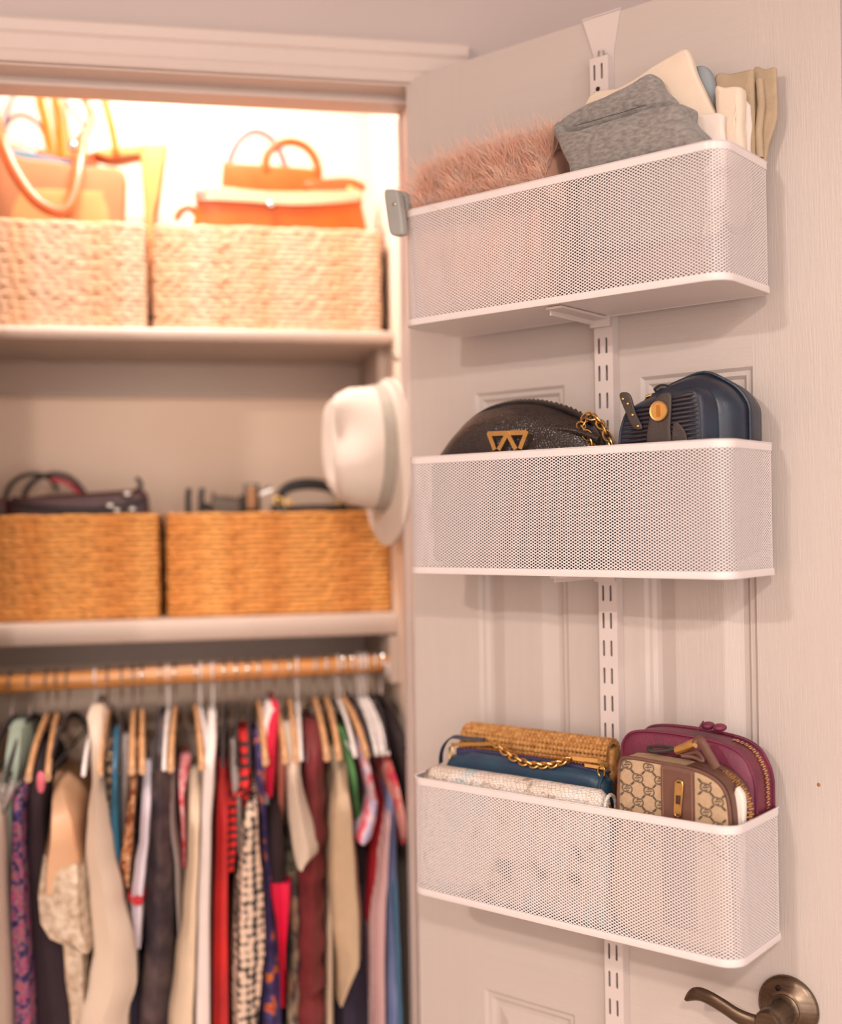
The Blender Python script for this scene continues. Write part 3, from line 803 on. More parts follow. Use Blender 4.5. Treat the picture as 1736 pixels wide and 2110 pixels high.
m = MB(); m.pillow([(.1065, ZF3), (.1065, zs - .026), (.1120, zs - .006), (.1240, zs), (.24, zs + .001), (.3600, zs - .001), (.3690, zs - .008), (.3725, zs - .024), (.3725, ZF3)], -.1285, -.0965, .0145, .001, 6); wrinkle(m, .0016, 34, 9); m.build('body', M['snake'], cn, co2)
m = MB(); m.tube([(.3735, -.1125 + .0125 * cos(a), zs - .019 + .0145 * sin(a)) for a in [pi * k / 10 - .2 for k in range(12)]], .0022, 6); m.build('side_fold', M['snake'], cn, co2)
m = MB(); c = Vector((.3755, -.118, zs - .022)); m.tube([c + Vector((0, .004 * cos(a), .0075 * sin(a))) for a in [2 * pi * k / 14 for k in range(14)]], .0008, 6, closed=True); m.build('ring', M['gold'], cn, co2)

# plum camera bag at the back right
M['plum'] = mat('plum_leather', (120, 42, 66), .5, var=.2, vscale=40, bump=.25, bscale=420, c2=(100, 34, 58))
po = (.44, -.05, ZF3)
pb = dthing('camera_bag', po, 'plum leather camera bag with gold zip behind the monogram bag', 'handbag')
PF = [(1272, 1690), (1274, 1610), (1278, 1550), (1290, 1518), (1316, 1508), (1371, 1511), (1437, 1522), (1492, 1536), (1526, 1556), (1546, 1588), (1556, 1625), (1560, 1700), (1560, 1965), (1274, 1905)]
pf = [(min(max(x, .366), .527), max(z, ZF3)) for x, z in dout(PF, -.072, 5)]
rings = []
for y, ins in ((-.0765, .05), (-.0760, .030), (-.0745, .012), (-.0715, .0045), (-.0695, .0010), (-.0675, .0002), (-.064, .0014), (-.040, .0004), (-.026, .0014), (-.0235, .0002), (-.0215, .004), (-.0200, .03)):
    rings.append([(p[0], y, p[1]) for p in off(pf, ins)])
m = MB(); m.loft(rings); wrinkle(m, .0010, 25, 13); m.build('body', M['plum'], pb, po)
m = MB(); m.tube([Vector((p[0], -.0690, p[1])) for p in off(pf, -.0004)], .0017, 6, closed=True); m.build('front_piping', M['plum'], pb, po)
m = MB(); m.tube([Vector((p[0], -.0230, p[1])) for p in off(pf, -.0004)], .0017, 6, closed=True); m.build('back_piping', M['plum'], pb, po)
top = max(pf, key=lambda p: p[1]); rt = [p for p in pf if p[0] > .485 and p[1] > 1.045]
rt.sort(key=lambda p: -p[1] + p[0] * .5)
zl = [Vector((p[0] + .0004, -.040, p[1] + .0004)) for p in off(rt, 0)]
zipper(pb, po, zl[::3] + [zl[-1]], (1, 0, .6), .0068, M['gold'], pitch=.0023)
for x, y in ((1460, 1490), (1484, 1494)):
    c = dpt(x, y + 5, -.045); MB().ball(c, .0075, .010, .0045).build('zip_knot', M['plum'], pb, po)
m = MB(); m.tube([dpt(1440, 1503, -.066), dpt(1448, 1490, -.050), dpt(1450, 1487, -.036)], .0012, 6); m.build('seam', M['plum'], pb, po)
c = dpt(1566, 1668, -.050); m = MB(); m.loft([[(c.x + x, c.y + .0075 * cos(a) , c.z + .0075 * sin(a)) for a in [2 * pi * k / 20 for k in range(20)]] for x in (-.004, .0005)]); m.build('strap_anchor', M['plum'], pb, po)

# monogram mini bag at the front right
M['canvas'] = mat('beige_canvas', (196, 164, 130), .85, var=.12, vscale=300, bump=.4, bscale=900)
M['brown_trim'] = mat('brown_leather_trim', (112, 74, 60), .5, var=.15, vscale=60, bump=.2, bscale=400)
M['print'] = mat('dark_monogram_print', (112, 92, 76), .85, var=.1)
M['stitch'] = mat('tan_stitching', (176, 130, 104), .8)
go = (.455, -.09, ZF3)
gb = dthing('monogram_bag', go, 'small beige monogram bag with brown leather stripe and gold zip pull', 'handbag')
GF = [(1272, 1690), (1273, 1610), (1277, 1566), (1300, 1560), (1350, 1568), (1400, 1577), (1442, 1588), (1478, 1608), (1498, 1636), (1506, 1680), (1508, 1760), (1506, 1995), (1274, 1905)]
gf = [(min(x, .5235), max(z, ZF3)) for x, z in dout(GF, -.118, 5)]
rings = []
for y, ins in ((-.1186, .045), (-.1186, .018), (-.1184, .006), (-.1170, .0016), (-.1145, .0002), (-.112, .0012), (-.098, .0004), (-.092, .0010), (-.0875, .0002), (-.0850, .004), (-.0840, .02)):
    rings.append([(p[0], y, p[1]) for p in off(gf, ins)])
m = MB(); m.loft(rings); wrinkle(m, .0004, 25, 15); m.build('body', M['canvas'], gb, go)
m = MB(); m.tube([Vector((p[0], -.1165, p[1])) for p in off(gf, .0012)], .0022, 8, closed=True); m.build('front_piping', M['brown_trim'], gb, go)
# brown gusset over the right side and shoulder
gs = [p for p in gf if p[0] > .462 and p[1] > 1.02]; gs.sort(key=lambda p: -p[1] + p[0] * .5)
m = MB(); m.loft([[(p[0], y, p[1]) for p in off(gs, -.0012)] for y in (-.1150, -.105, -.090, -.0865)], closed=False, caps=False)
me_ = m.build('gusset', M['brown_trim'], gb, go)
# leather stripe down the front
sx0, sx1 = dpt(1364, 1640, -.1195).x, dpt(1432, 1650, -.1195).x
def ztop_at(ol, x):
    return max((a[1] + (b[1] - a[1]) * (x - a[0]) / (b[0] - a[0])) for a, b in zip(ol, ol[1:] + ol[:1]) if (a[0] - x) * (b[0] - x) < 0)
m = MB(); n = 8; rings = []
for i in range(n + 1):
    x = sx0 + (sx1 - sx0) * i / n; z1 = ztop_at(gf, x) - .002
    rings.append([(x, -.1186, ZF3 + .02), (x, -.1206, ZF3 + .02), (x, -.1208, z1 - .004), (x, -.1190, z1)])
m.loft(rings); stp = m.build('stripe', M['brown_trim'], gb, go, smooth=False)
m = MB()
for x in (sx0 + .0022, sx1 - .0022):
    z = ZF3 + .03
    while z < ztop_at(gf, x) - .006: m.box(x - .00035, x + .00035, -.1213, -.1206, z, z + .0016); z += .0026
ob = m.build('stitching', M['stitch'], stp, go, smooth=False); ob['kind'] = 'stuff'
zx = dpt(1398, 1650, -.1215); m = MB(); m.pillow(crom2 := [(zx.x - .0046, 1.055), (zx.x - .0050, 1.112), (zx.x, 1.1165), (zx.x + .0050, 1.112), (zx.x + .0046, 1.055)], -.1214, -.1206, .0003); m.build('pull_patch', mat('dark_brown_patch', (84, 52, 42), .5), gb, go)
m = MB(); ptop, pbot = dpt(1400, 1610, -.123), dpt(1397, 1680, -.123)
ring = [(ptop.x + .0040 * cos(a), ptop.z - .003 + .0040 * sin(a)) for a in [pi * k / 8 for k in range(9)]] + [(pbot.x + .0036 * cos(a), pbot.z + .002 + .0036 * sin(a)) for a in [pi + pi * k / 8 for k in range(9)]]
m.tube([(x, -.1232, z) for x, z in ring], .0011, 6, closed=True)
m.box(ptop.x - .0034, ptop.x + .0034, -.1236, -.1220, ptop.z - .015, ptop.z - .002); m.box(pbot.x - .0032, pbot.x + .0032, -.1236, -.1220, pbot.z + .001, pbot.z + .012)
m.build('zip_pull', M['gold'], stp, go)
zipper(gb, go, [(zx.x, -.1216, 1.058), (zx.x, -.1216, 1.075)], (0, -1, 0), .0048, M['gold'])
# printed motif: interlocked rings on a dotted lattice
m = MB()
def ringp(cx, cz, r, gap0, gap1, y, w=.0008):
    pts = [(cx + r * cos(a), y, cz + r * sin(a)) for a in [radians(gap0 + (gap1 - gap0) * k / 14) for k in range(15)]]
    m.tube(pts, w, 4, flat=.3, up=(1, 0, .01))
def inside(x, z):
    if sx0 - .002 < x < sx1 + .002: return False
    if not (min(p[0] for p in gf) + .004 < x < max(p[0] for p in gf) - .0065): return False
    return z < ztop_at(gf, x) - .0065 and z > ZF3 + .03
PWX, PWZ = .0268, .0262
gx = [p for p in range(-2, 9)]
for j in range(0, 8):
    for i in range(-1, 9):
        cx = .3990 + (i + (.5 if j % 2 else 0)) * PWX * 1.0; cz = 1.0585 + j * PWZ / 2
        if inside(cx, cz):
            ringp(cx - .0020, cz + .0004, .0042, 30, 330, -.1190); ringp(cx + .0020, cz - .0004, .0042, -150, 150, -.1190)
            m.box(cx - .0036, cx - .0002, -.1196, -.1184, cz - .0006, cz + .0004); m.box(cx + .0002, cx + .0036, -.1196, -.1184, cz + .0002, cz + .0012)
        for sx, sz in ((1, 1), (1, -1)):
            for q in (.40, .45, .50, .55, .60):
                x, z = cx + sx * PWX / 2 * q, cz + sz * PWZ / 2 * q
                if inside(x, z): m.box(x - .0008, x + .0008, -.1194, -.1182, z - .0008, z + .0008)
ob = m.build('monogram_print', M['print'], gb, go, smooth=False); ob['kind'] = 'stuff'
# top zip, toggle and open side showing white stuffing
tz = [dpt(x, y, -.100) for x, y in [(1336, 1556), (1370, 1556), (1396, 1550)]]
m = MB(); m.tube(crom([dpt(1338, 1540, -.098), dpt(1362, 1538, -.098), dpt(1390, 1543, -.100), dpt(1362, 1548, -.102), dpt(1340, 1547, -.102)], 5), .0022, 6, closed=True); m.build('cord', mat('dark_brown_cord', (62, 50, 46), .6), gb, go)
m = MB(); m.tube([dpt(1394, 1547, -.104), dpt(1432, 1532, -.104)], [.0045, .0052], 12); m.build('toggle', M['gold'], gb, go)
m = MB(); m.tube(crom([dpt(1432, 1524, -.104), dpt(1444, 1526, -.106), dpt(1462, 1556, -.110), dpt(1478, 1584, -.114)], 5, False), .0052, 8, flat=.4, up=(1, 0, .4)); m.build('tie_strap', M['brown_trim'], gb, go)
m = MB(); m.tube(crom([dpt(1404, 1556, -.102), dpt(1430, 1560, -.100), dpt(1450, 1568, -.100), dpt(1436, 1550, -.098)], 5), .0024, 6, closed=True); m.build('cord_loop', M['brown_trim'], gb, go)
# open zip line sweeping round the shoulder
zl = [dpt(x, y, -.092) for x, y in [(1486, 1588), (1512, 1606), (1534, 1630), (1545, 1660), (1547, 1700)]]
zipper(gb, go, [p for p in zl], (1, -.6, .6), .0062, M['gold'], 'open_zipper', .0023)
m = MB(); m.tube(crom([dpt(1470, 1574, -.088), dpt(1504, 1590, -.084), dpt(1532, 1616, -.080), dpt(1540, 1640, -.080)], 5, False), .0062, 8, flat=.35, up=(0, 1, 0)); m.build('back_flap', M['brown_trim'], gb, go)
wo = (.525, -.1, ZF3)
m = MB(); m.pillow([(x, max(z, ZF3)) for x, z in dout([(1514, 1640), (1530, 1632), (1536, 1660), (1534, 1720), (1530, 1850), (1512, 1850)], -.100, 4)], -.103, -.093, .003); b = m.build('tissue_stuffing', M['white_cloth'], gb, go)

# dark pouch seen through the mesh under the snakeskin clutch is the clutch and bag bodies themselves
sc_ = dpt(1688, 1617, 0); MB().ball(sc_, .0021, .0006, .0024, 8, 6).build('scuff', mat('bare_wood_scuff', (168, 112, 72), .8), dr, (0, 0, 0))
#@@PART3

# ------------------------------------------------------------------ closet: shelves, cleats, rod
def shelf(name, z0, z1, vf, label):
    m = MB(); r = (z1 - z0) / 2; pts = [(vf + .006 - .006 * sin(a), (z0 + z1) / 2 - r * cos(a)) for a in [pi * k / 8 for k in range(9)]]
    prof = pts + [(BACK - .001, z1), (BACK - .001, z0)]
    m.loft([[(x, y, z) for y, z in prof] for x in (LEFT + .001, SIDE - .001)])
    e = empty(name, ((LEFT + SIDE) / 2, BACK, z0), label, 'shelf')
    m.build('board', M['shelf'], e, ((LEFT + SIDE) / 2, BACK, z0), smooth=False)
    return e


oz = ((LEFT + SIDE) / 2, BACK, 1.706)
s1 = shelf('closet_shelf', 1.706, 1.726, .298, 'upper white closet shelf under the overexposed baskets')
s2 = shelf('closet_shelf', 1.224, 1.258, .298, 'lower white closet shelf above the hanging rod')
for e, zt_ in ((s1, 1.706), (s2, 1.224)):
    o = ((LEFT + SIDE) / 2, BACK, zt_)
    MB().box(LEFT + .02, SIDE - .02, BACK - .019, BACK - .001, zt_ - .062, zt_ - .0005).build('back_cleat', M['shelf'], e, o, smooth=False)
    MB().box(SIDE - .018, SIDE - .001, .36, BACK - .02, zt_ - .062, zt_ - .0005).build('side_cleat', M['shelf'], e, o, smooth=False)
RV, RR = .315, .0150
def rodz(u): return 1.1655 + (u + .6) / .62 * .0105
re = empty('closet_rod', (SIDE, RV, rodz(SIDE)), 'honey coloured wooden closet rod under the lower shelf', 'closet rod')
ro_ = (SIDE, RV, rodz(SIDE))
MB().cyl((LEFT + .004, RV, rodz(LEFT)), (SIDE - .004, RV, rodz(SIDE)), RR, seg=28).build('pole', M['rod'], re, ro_)
m = MB(); m.box(SIDE - .017, SIDE - .001, RV - .035, RV + .035, rodz(SIDE) - .030, 1.161 + .06); m.build('end_bracket', M['shelf'], re, ro_, smooth=False)
m = MB(); m.tube([(SIDE - .018, RV + .021 * cos(a), rodz(SIDE) - .021 * sin(a)) for a in [pi * k / 10 for k in range(11)]], .0045, 8); m.build('socket', M['white_plastic'], re, ro_)

# ------------------------------------------------------------------ woven baskets
WB, WDp, WH = .369, .235, .172
WPATH, WTOT = rr_path(WB, WDp, .012, .012, 4)


def weave_row(seed):
    rn = random.Random(seed); n = 300; pts = []; rr = []; ph = rn.random() * 6; f = rn.uniform(.9, 1.5); amp = 0; ra = 0
    for i in range(n):
        s = WTOT * i / n; x, y, nx, ny = along(s, WPATH, WTOT); ra = ra * .6 + rn.uniform(-.0005, .0005); t = .0005 * sin(i * f + ph) + ra
        pts.append((x + nx * t, y + ny * t, .0006 * sin(i * .31 + ph * 2))); rr.append(.0037 + .0003 * sin(i * f + ph) + ra * .4)
    m = MB(); m.tube(pts, rr, 6, closed=True, up=(0, 0, 1)); return m


ROWS = {}
def woven_basket(loc, material, label, nrow=21):
    e = empty('woven_basket', loc, label, 'basket', 'woven storage baskets on the closet shelves')
    key = material.name
    if key not in ROWS:
        ROWS[key] = []
        for k in range(7):
            r = weave_row(k + 3); ob = r.build('woven_row', material, e); ROWS[key].append(ob.data); bpy.data.objects.remove(ob)
    for j in range(nrow):
        ob = bpy.data.objects.new('woven_row', ROWS[key][(j * 3) % 7]); COL.objects.link(ob); ob.parent = e
        ob.location = (random.uniform(-.0006, .0006), 0, .0045 + j * (WH - .009) / (nrow - 1))
    m = MB(); rings = []
    for z, t in ((.001, -.003), (WH - .006, -.003), (WH - .006, -.0065), (.008, -.0065)):
        rings.append([(x + nx * t, y + ny * t, z) for x, y, nx, ny, s in WPATH])
    m.loft(rings, caps=True); m.build('lining', M['liner'], e, smooth=False)
    return e


for px, py, v, z, mt, lab in ((315, 670, .316, 1.7262, 'weave_overexposed', 'sunlit woven basket holding orange bags on the upper shelf, right'),
                              (308, 670, .316, 1.7262, 'weave_overexposed', 'sunlit woven basket holding tan totes on the upper shelf, left'),
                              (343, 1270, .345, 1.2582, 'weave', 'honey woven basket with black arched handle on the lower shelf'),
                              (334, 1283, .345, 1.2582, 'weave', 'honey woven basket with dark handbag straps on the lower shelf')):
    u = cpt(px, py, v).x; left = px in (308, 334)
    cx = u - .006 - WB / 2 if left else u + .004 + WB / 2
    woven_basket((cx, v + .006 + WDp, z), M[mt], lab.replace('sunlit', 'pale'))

# ------------------------------------------------------------------ bags standing in the upper baskets
def cout(pts, v, n=4):
    return [(p.x, p.y) for p in crom([Vector((q.x, q.z, 0)) for q in [cpt(x, y, v) for x, y in pts]], n)]


def ctube(pts, v, r, n=5, **kw):
    P = [cpt(p[0], p[1], p[2] if len(p) > 2 else v) for p in pts]
    m = MB(); m.tube(crom(P, n, kw.pop('closed', False)) if True else P, r, 8, **kw); return m


M['orange'] = mat('orange_leather', (216, 86, 12), .4, var=.15, vscale=30, c2=(206, 74, 8))
M['orange_deep'] = mat('deep_orange_leather', (216, 92, 12), .3, var=.15)
M['amber'] = mat('amber_strap', (222, 104, 10), .4, var=.1)
M['rust'] = mat('rust_leather', (196, 88, 36), .4, var=.2)
M['tan_suede'] = mat('tan_suede', (182, 114, 72), .8, var=.15, vscale=20)
M['peach_panel'] = mat('peach_canvas', (214, 142, 84), .8, var=.08)
M['peach_tote'] = mat('peach_tote', (236, 142, 74), .6, var=.1)
M['teal'] = mat('teal_lining', (80, 116, 134), .7)
M['grey_strap'] = mat('grey_strap', (122, 104, 112), .5)
M['painted_highlight'] = mat('painted_flap_highlight', (244, 190, 154), .18, var=.05)  # white highlight on the glossy box top, put into the colour
ZU = 1.7262 + .008

o = cpt(120, 440, .40); o.z = ZU
e = empty('tan_tote', o, 'tan suede tote with rust strap loop in the left upper basket', 'tote bag')
m = MB(); m.pillow([(x, max(z, ZU)) for x, z in cout([(-60, 335), (60, 330), (180, 345), (252, 352), (258, 400), (255, 470), (250, 660), (-60, 660)], .385, 4)], .372, .420, .008, .002); m.build('body', M['tan_suede'], e, o)
m = MB(); m.pillow(cout([(40, 395), (60, 390), (200, 395), (212, 405), (215, 480), (30, 480)], .370, 3), .3685, .3725, .002); m.build('front_pocket', M['peach_panel'], e, o)
m = MB(); m.pillow(cout([(15, 318), (60, 318), (120, 330), (190, 342), (150, 346), (60, 345), (18, 345)], .40, 3), .385, .41, .003); m.build('lining_edge', M['teal'], e, o)
ctube([(-12, 240, .39), (2, 290, .355), (30, 355, .340), (75, 415, .330), (125, 437, .325), (150, 405, .335), (163, 340, .355), (170, 290, .385)], .34, .0038, flat=2.4, up=(0, 1, 0)).build('strap', M['rust'], e, o)
ctube([(166, 320, .39), (172, 285, .40), (188, 252, .41), (186, 220, .415), (170, 195, .42), (150, 160, .425)], .40, .0034, flat=2.2, up=(0, 1, 0)).build('strap_end', M['rust'], e, o)
MB().ball(cpt(150, 301, .368), .0085, .005, .0085).build('buckle', M['steel'], e, o)

o = cpt(290, 440, .44); o.z = ZU
e = empty('peach_tote', o, 'peach open tote with slim amber strap at the left upper basket', 'tote bag')
m = MB(); m.pillow([(x, max(z, ZU)) for x, z in cout([(290, 302), (318, 299), (345, 300), (341, 340), (331, 400), (318, 455), (316, 640), (298, 640), (298, 455), (295, 400), (291, 345)], .43, 4)], .420, .445, .005); m.build('side_panel', M['peach_tote'], e, o)
m = MB(); m.pillow([(x, max(z, ZU)) for x, z in cout([(190, 315), (240, 304), (300, 300), (338, 302), (330, 318), (280, 322), (230, 330)], .455, 4)], .448, .500, .006); m.build('mouth', M['peach_tote'], e, o)
ctube([(240, 315, .446), (232, 270, .446), (222, 230, .446), (212, 190, .446), (205, 150, .446)], .446, .0030, flat=2.2, up=(0, 1, 0)).build('strap', M['amber'], e, o)

o = cpt(110, 400, .49); o.z = ZU
e = empty('amber_strap_bag', o, 'orange bag with two broad amber handles behind the tan tote', 'handbag')
m = MB(); m.pillow([(x, max(z, ZU)) for x, z in cout([(70, 322), (110, 315), (180, 318), (200, 330), (205, 450), (60, 450)], .47, 4)], .455, .51, .008); m.build('body', M['orange'], e, o)
ctube([(112, 325, .46), (104, 280, .462), (95, 240, .464), (86, 200, .466), (80, 150, .468)], .46, .0105, flat=.3, up=(1, 0, 0)).build('handle', M['amber'], e, o)
ctube([(132, 325, .455), (130, 280, .457), (126, 240, .459), (118, 200, .461), (112, 150, .463)], .46, .0110, flat=.3, up=(1, 0, 0)).build('handle', M['amber'], e, o)
o = cpt(60, 330, .53); o.z = ZU
e = empty('looped_strap_bag', o, 'grey bag with thin looping straps behind the left upper basket', 'handbag')
m = MB(); m.pillow([(x, max(z, ZU)) for x, z in cout([(-20, 345), (60, 335), (150, 340), (160, 450), (-20, 450)], .535, 4)], .522, .560, .008); m.build('body', M['grey_strap'], e, o)
ctube([(-8, 330), (6, 270), (30, 240), (55, 240), (85, 262), (100, 310), (102, 340)], .535, .0042).build('loop', M['grey_strap'], e, o)
ctube([(150, 335), (158, 290), (176, 262), (160, 245), (140, 215), (120, 190), (100, 170)], .545, .0042).build('loop', M['grey_strap'], e, o)
ctube([(8, 300), (12, 250), (20, 215), (40, 180)], .545, .0035).build('loop', M['grey_strap'], e, o)

o = cpt(560, 440, .45); o.z = ZU
e = empty('round_handle_bag', o, 'orange handbag with two round handles in the right upper basket', 'handbag')
m = MB(); m.pillow([(x, max(z, ZU)) for x, z in cout([(459, 345), (470, 340), (560, 346), (640, 352), (662, 362), (664, 420), (664, 600), (458, 600), (456, 420)], .44, 4)], .420, .470, .008); m.build('body', M['orange'], e, o)
ctube([(470, 352), (478, 318), (495, 288), (520, 272), (545, 276), (568, 296), (582, 325), (592, 355)], .462, .0062).build('handle', M['grey_strap'], e, o)
ctube([(549, 352), (548, 330), (558, 308), (580, 295), (606, 293), (632, 304), (650, 328), (658, 358)], .424, .0074).build('handle', M['orange'], e, o)
o = cpt(580, 440, .38); o.z = ZU
e = empty('box_clutch', o, 'glossy orange box bag with painted highlight flap in the right upper basket', 'handbag')
m = MB(); m.pillow([(x, max(z, ZU)) for x, z in cout([(408, 398), (500, 400), (600, 398), (700, 396), (742, 398), (745, 430), (745, 600), (405, 600), (405, 430)], .375, 4)], .355, .408, .008); m.build('body', M['orange_deep'], e, o)
m = MB(); m.pillow(cout([(406, 388), (440, 384), (560, 396), (690, 394), (740, 392), (742, 412), (690, 420), (600, 424), (520, 418), (440, 414), (408, 412)], .352, 4), .3485, .3545, .002); fl_ = m.build('flap', M['painted_highlight'], e, o)  # strip carrying the painted highlight of the box top
MB().ball(cpt(415, 394, .346), .0085, .004, .0095).build('clasp', M['steel'], fl_, o)
MB().ball(cpt(558, 422, .346), .006, .003, .006).build('clasp', M['steel'], fl_, o)
o = cpt(690, 400, .43); o.z = 1.93
e = empty('leather_tassel_flap', o, 'rust orange leather flap bag at the right end of the upper basket', 'handbag')
m = MB(); m.pillow([(x, z) for x, z in cout([(630, 375), (690, 366), (730, 368), (756, 382), (748, 392), (735, 400), (735, 470), (650, 470), (636, 400)], .415, 4)], .410, .445, .006); m.build('body', M['rust'], e, o)
MB().ball(cpt(724, 389, .406), .006, .003, .005).build('stud', M['gold'], e, o)
o = cpt(375, 440, .37); o.z = 1.88
b = ctube([(364, 452), (372, 436), (388, 428), (402, 436), (410, 450), (400, 470)], .37, .006).build('leather_strap', M['rust'], None, o); tag(b, 'curled tan strap peeking over the rim left of the orange box bag', 'strap')

# ------------------------------------------------------------------ bags standing in the lower baskets
ZL = 1.2582 + .008
M['maroon'] = mat('maroon_leather', (92, 54, 56), .45, var=.3, vscale=30)
M['berry'] = mat('berry_strap', (196, 62, 76), .5, var=.15)
M['black_soft'] = mat('soft_black_leather', (48, 40, 42), .4, var=.25)
M['snake_brown'] = pattern('brown_snake_print', 'scales', [(70, 56, 50), (124, 104, 86)], 160, .45, .08)
M['amber_plate'] = mat('amber_resin', (196, 124, 50), .25, var=.3)
o = cpt(190, 1060, .45); o.z = ZL
e = empty('maroon_bag', o, 'dark maroon handbag with berry trim in the left lower basket', 'handbag')
m = MB(); m.pillow([(x, max(z, ZL)) for x, z in cout([(20, 1040), (60, 1025), (180, 1016), (285, 1010), (304, 1022), (306, 1060), (306, 1200), (20, 1200)], .43, 4)], .405, .470, .010, .003); m.build('body', M['maroon'], e, o)
ctube([(30, 1035, .40), (90, 1046, .392), (170, 1052, .390), (250, 1046, .392), (300, 1030, .40)], .39, .006, flat=.5).build('flap_edge', M['black_soft'], e, o)
ctube([(278, 1012), (290, 1005), (288, 992), (280, 985)], .44, .004).build('zip_tail', M['black_soft'], e, o)
for x, y in ((226, 1042), (240, 1052), (272, 1050), (262, 1018)): MB().ball(cpt(x, y, .388), .0085, .004, .006).build('stud', M['steel'], e, o)
o = cpt(90, 1060, .50); o.z = ZL
e = empty('arched_handle_bag', o, 'black bag with tall arched handles and berry strap in left lower basket', 'handbag')
m = MB(); m.pillow([(x, max(z, ZL)) for x, z in cout([(0, 1046), (60, 1036), (180, 1034), (196, 1050), (198, 1200), (0, 1200)], .505, 4)], .480, .530, .008); m.build('body', M['black_soft'], e, o)
ctube([(8, 1040), (18, 1005), (40, 984), (72, 977), (100, 985), (120, 1010)], .515, .0042).build('handle', M['black_soft'], e, o)
ctube([(46, 1040), (54, 1010), (75, 988), (110, 977), (145, 985), (168, 1008), (180, 1030)], .488, .0046).build('handle', M['black_soft'], e, o)
ctube([(105, 988, .478), (130, 992, .476), (152, 1005, .476), (170, 1025, .476), (182, 1042, .476)], .478, .0060, flat=.4).build('strap', M['berry'], e, o)
o = cpt(30, 1060, .40); o.z = ZL
b = MB(); b.pillow([(x, max(z, ZL)) for x, z in cout([(-60, 1040), (10, 1030), (16, 1050), (18, 1200), (-60, 1200)], .40, 3)], .38, .44, .008); b = b.build('brown_pouch', M['maroon'], None, o); tag(b, 'brown leather pouch at the far left of the lower basket', 'pouch')

o = cpt(655, 1050, .44); o.z = ZL
e = empty('arch_handle_bag', o, 'black handbag with one thick arched handle and gold rings', 'handbag')
m = MB(); m.pillow([(x, max(z, ZL)) for x, z in cout([(560, 1046), (600, 1042), (700, 1040), (770, 1042), (772, 1100), (772, 1220), (560, 1220)], .44, 4)], .410, .470, .010); m.build('body', M['black_soft'], e, o)
hp = [(572, 1048), (576, 1024), (592, 1006), (620, 998), (655, 998), (690, 1008), (715, 1024), (738, 1046)]
P = crom([cpt(x, y, .425) for x, y in hp], 5, False); rr = [.0045 + .0055 * sin(pi * i / (len(P) - 1)) ** .8 for i in range(len(P))]
m = MB(); m.tube(P, rr, 10); hn_ = m.build('handle', M['black_soft'], e, o)
for x, y in ((573, 1031), (594, 1037), (702, 1031), (724, 1035)):
    c = cpt(x, y, .405); m = MB(); m.tube([c + Vector((.006 * cos(a), 0, .0062 * sin(a))) for a in [2 * pi * k / 14 for k in range(14)]], .0022, 6, closed=True); m.build('ring', M['gold'], hn_, o)
o = cpt(470, 1050, .45); o.z = ZL
e = empty('snake_print_bag', o, 'brown snake print bag with black posts in the right lower basket', 'handbag')
m = MB(); m.pillow([(x, max(z, ZL)) for x, z in cout([(436, 1026), (446, 1022), (490, 1026), (500, 1036), (502, 1220), (434, 1220)], .44, 4)], .415, .465, .008); m.build('body', M['snake_brown'], e, o)
for x in (388, 415): ctube([(x, 1075), (x, 1045), (x, 1020), (x + 2, 1006)], .43, .0048).build('post', M['black_soft'], e, o)
ctube([(415, 1040), (424, 1044), (436, 1048)], .43, .006).build('link', M['black_soft'], e, o)
o = cpt(516, 1050, .42); o.z = ZL
e = empty('buckle_bag', o, 'black bag with square amber buckle between snake print and arch bags', 'handbag')
m = MB(); m.pillow([(x, max(z, ZL)) for x, z in cout([(496, 1034), (506, 1030), (532, 1030), (536, 1040), (538, 1220), (494, 1220)], .43, 3)], .412, .46, .006); m.build('body', M['black_soft'], e, o)
m = MB(); m.pillow(cout([(508, 1004), (528, 1004), (528, 1050), (508, 1050)], .405, 1), .4035, .4085, .001); m.build('buckle_plate', M['amber_plate'], e, o)
m = MB(); m.tube([cpt(x, y, .405) for x, y in ((505, 998), (531, 998), (531, 1050), (505, 1050))], .0032, 4, closed=True); m.build('buckle_frame', M['black_soft'], e, o, smooth=False)
m = MB(); m.tube([cpt(536, 1016, .40), cpt(560, 1006, .40)], .0058, 8, flat=.6); m.build('metal_tab', M['steel'], e, o)

# ------------------------------------------------------------------ white hat on the side wall
M['felt'] = mat('white_felt_hat', (222, 204, 190), .9, var=.03, vscale=30, bump=.15, bscale=600)
M['hatband'] = mat('grey_hat_ribbon', (176, 164, 150), .7)
ho = Vector((SIDE - .034, .185, 1.525))
ht = empty('felt_hat', ho, 'white felt hat hanging on the closet side wall', 'hat')
m = MB(); rings = []
NS = 40
def hatr(h, rv, rz, pinch=0., dz=0., dv=0.):
    out = []
    for k in range(NS):
        a = 2 * pi * k / NS; x = h
        y = rv * cos(a); z = rz * sin(a)
        if pinch:
            x -= pinch * math.exp(-((y / .018) ** 2)) * (1 if z > -.05 else .6)
        g = math.exp(-((h - .088) / .030) ** 2 - ((z - .025) / .050) ** 2)
        if y < 0 and h > .04: y *= 1 - .62 * g
        out.append((ho.x - x * .84, ho.y + y + dv, ho.z + z + dz))
    return out
m = MB(); m.loft([hatr(-.004, .138, .130, dz=-.022), hatr(.002, .138, .130, dz=-.022), hatr(.001, .112, .114, dz=-.010), hatr(.006, .086, .098), hatr(.030, .082, .095), hatr(.070, .074, .090, dz=.002), hatr(.092, .066, .083, .010, dz=.004), hatr(.106, .056, .073, .026, dz=.006), hatr(.110, .042, .058, .036, dz=.008), hatr(.106, .022, .036, .036, dz=.010), hatr(.102, .008, .014, .034, dz=.010)])
m.build('crown_and_brim', M['felt'], ht, ho)
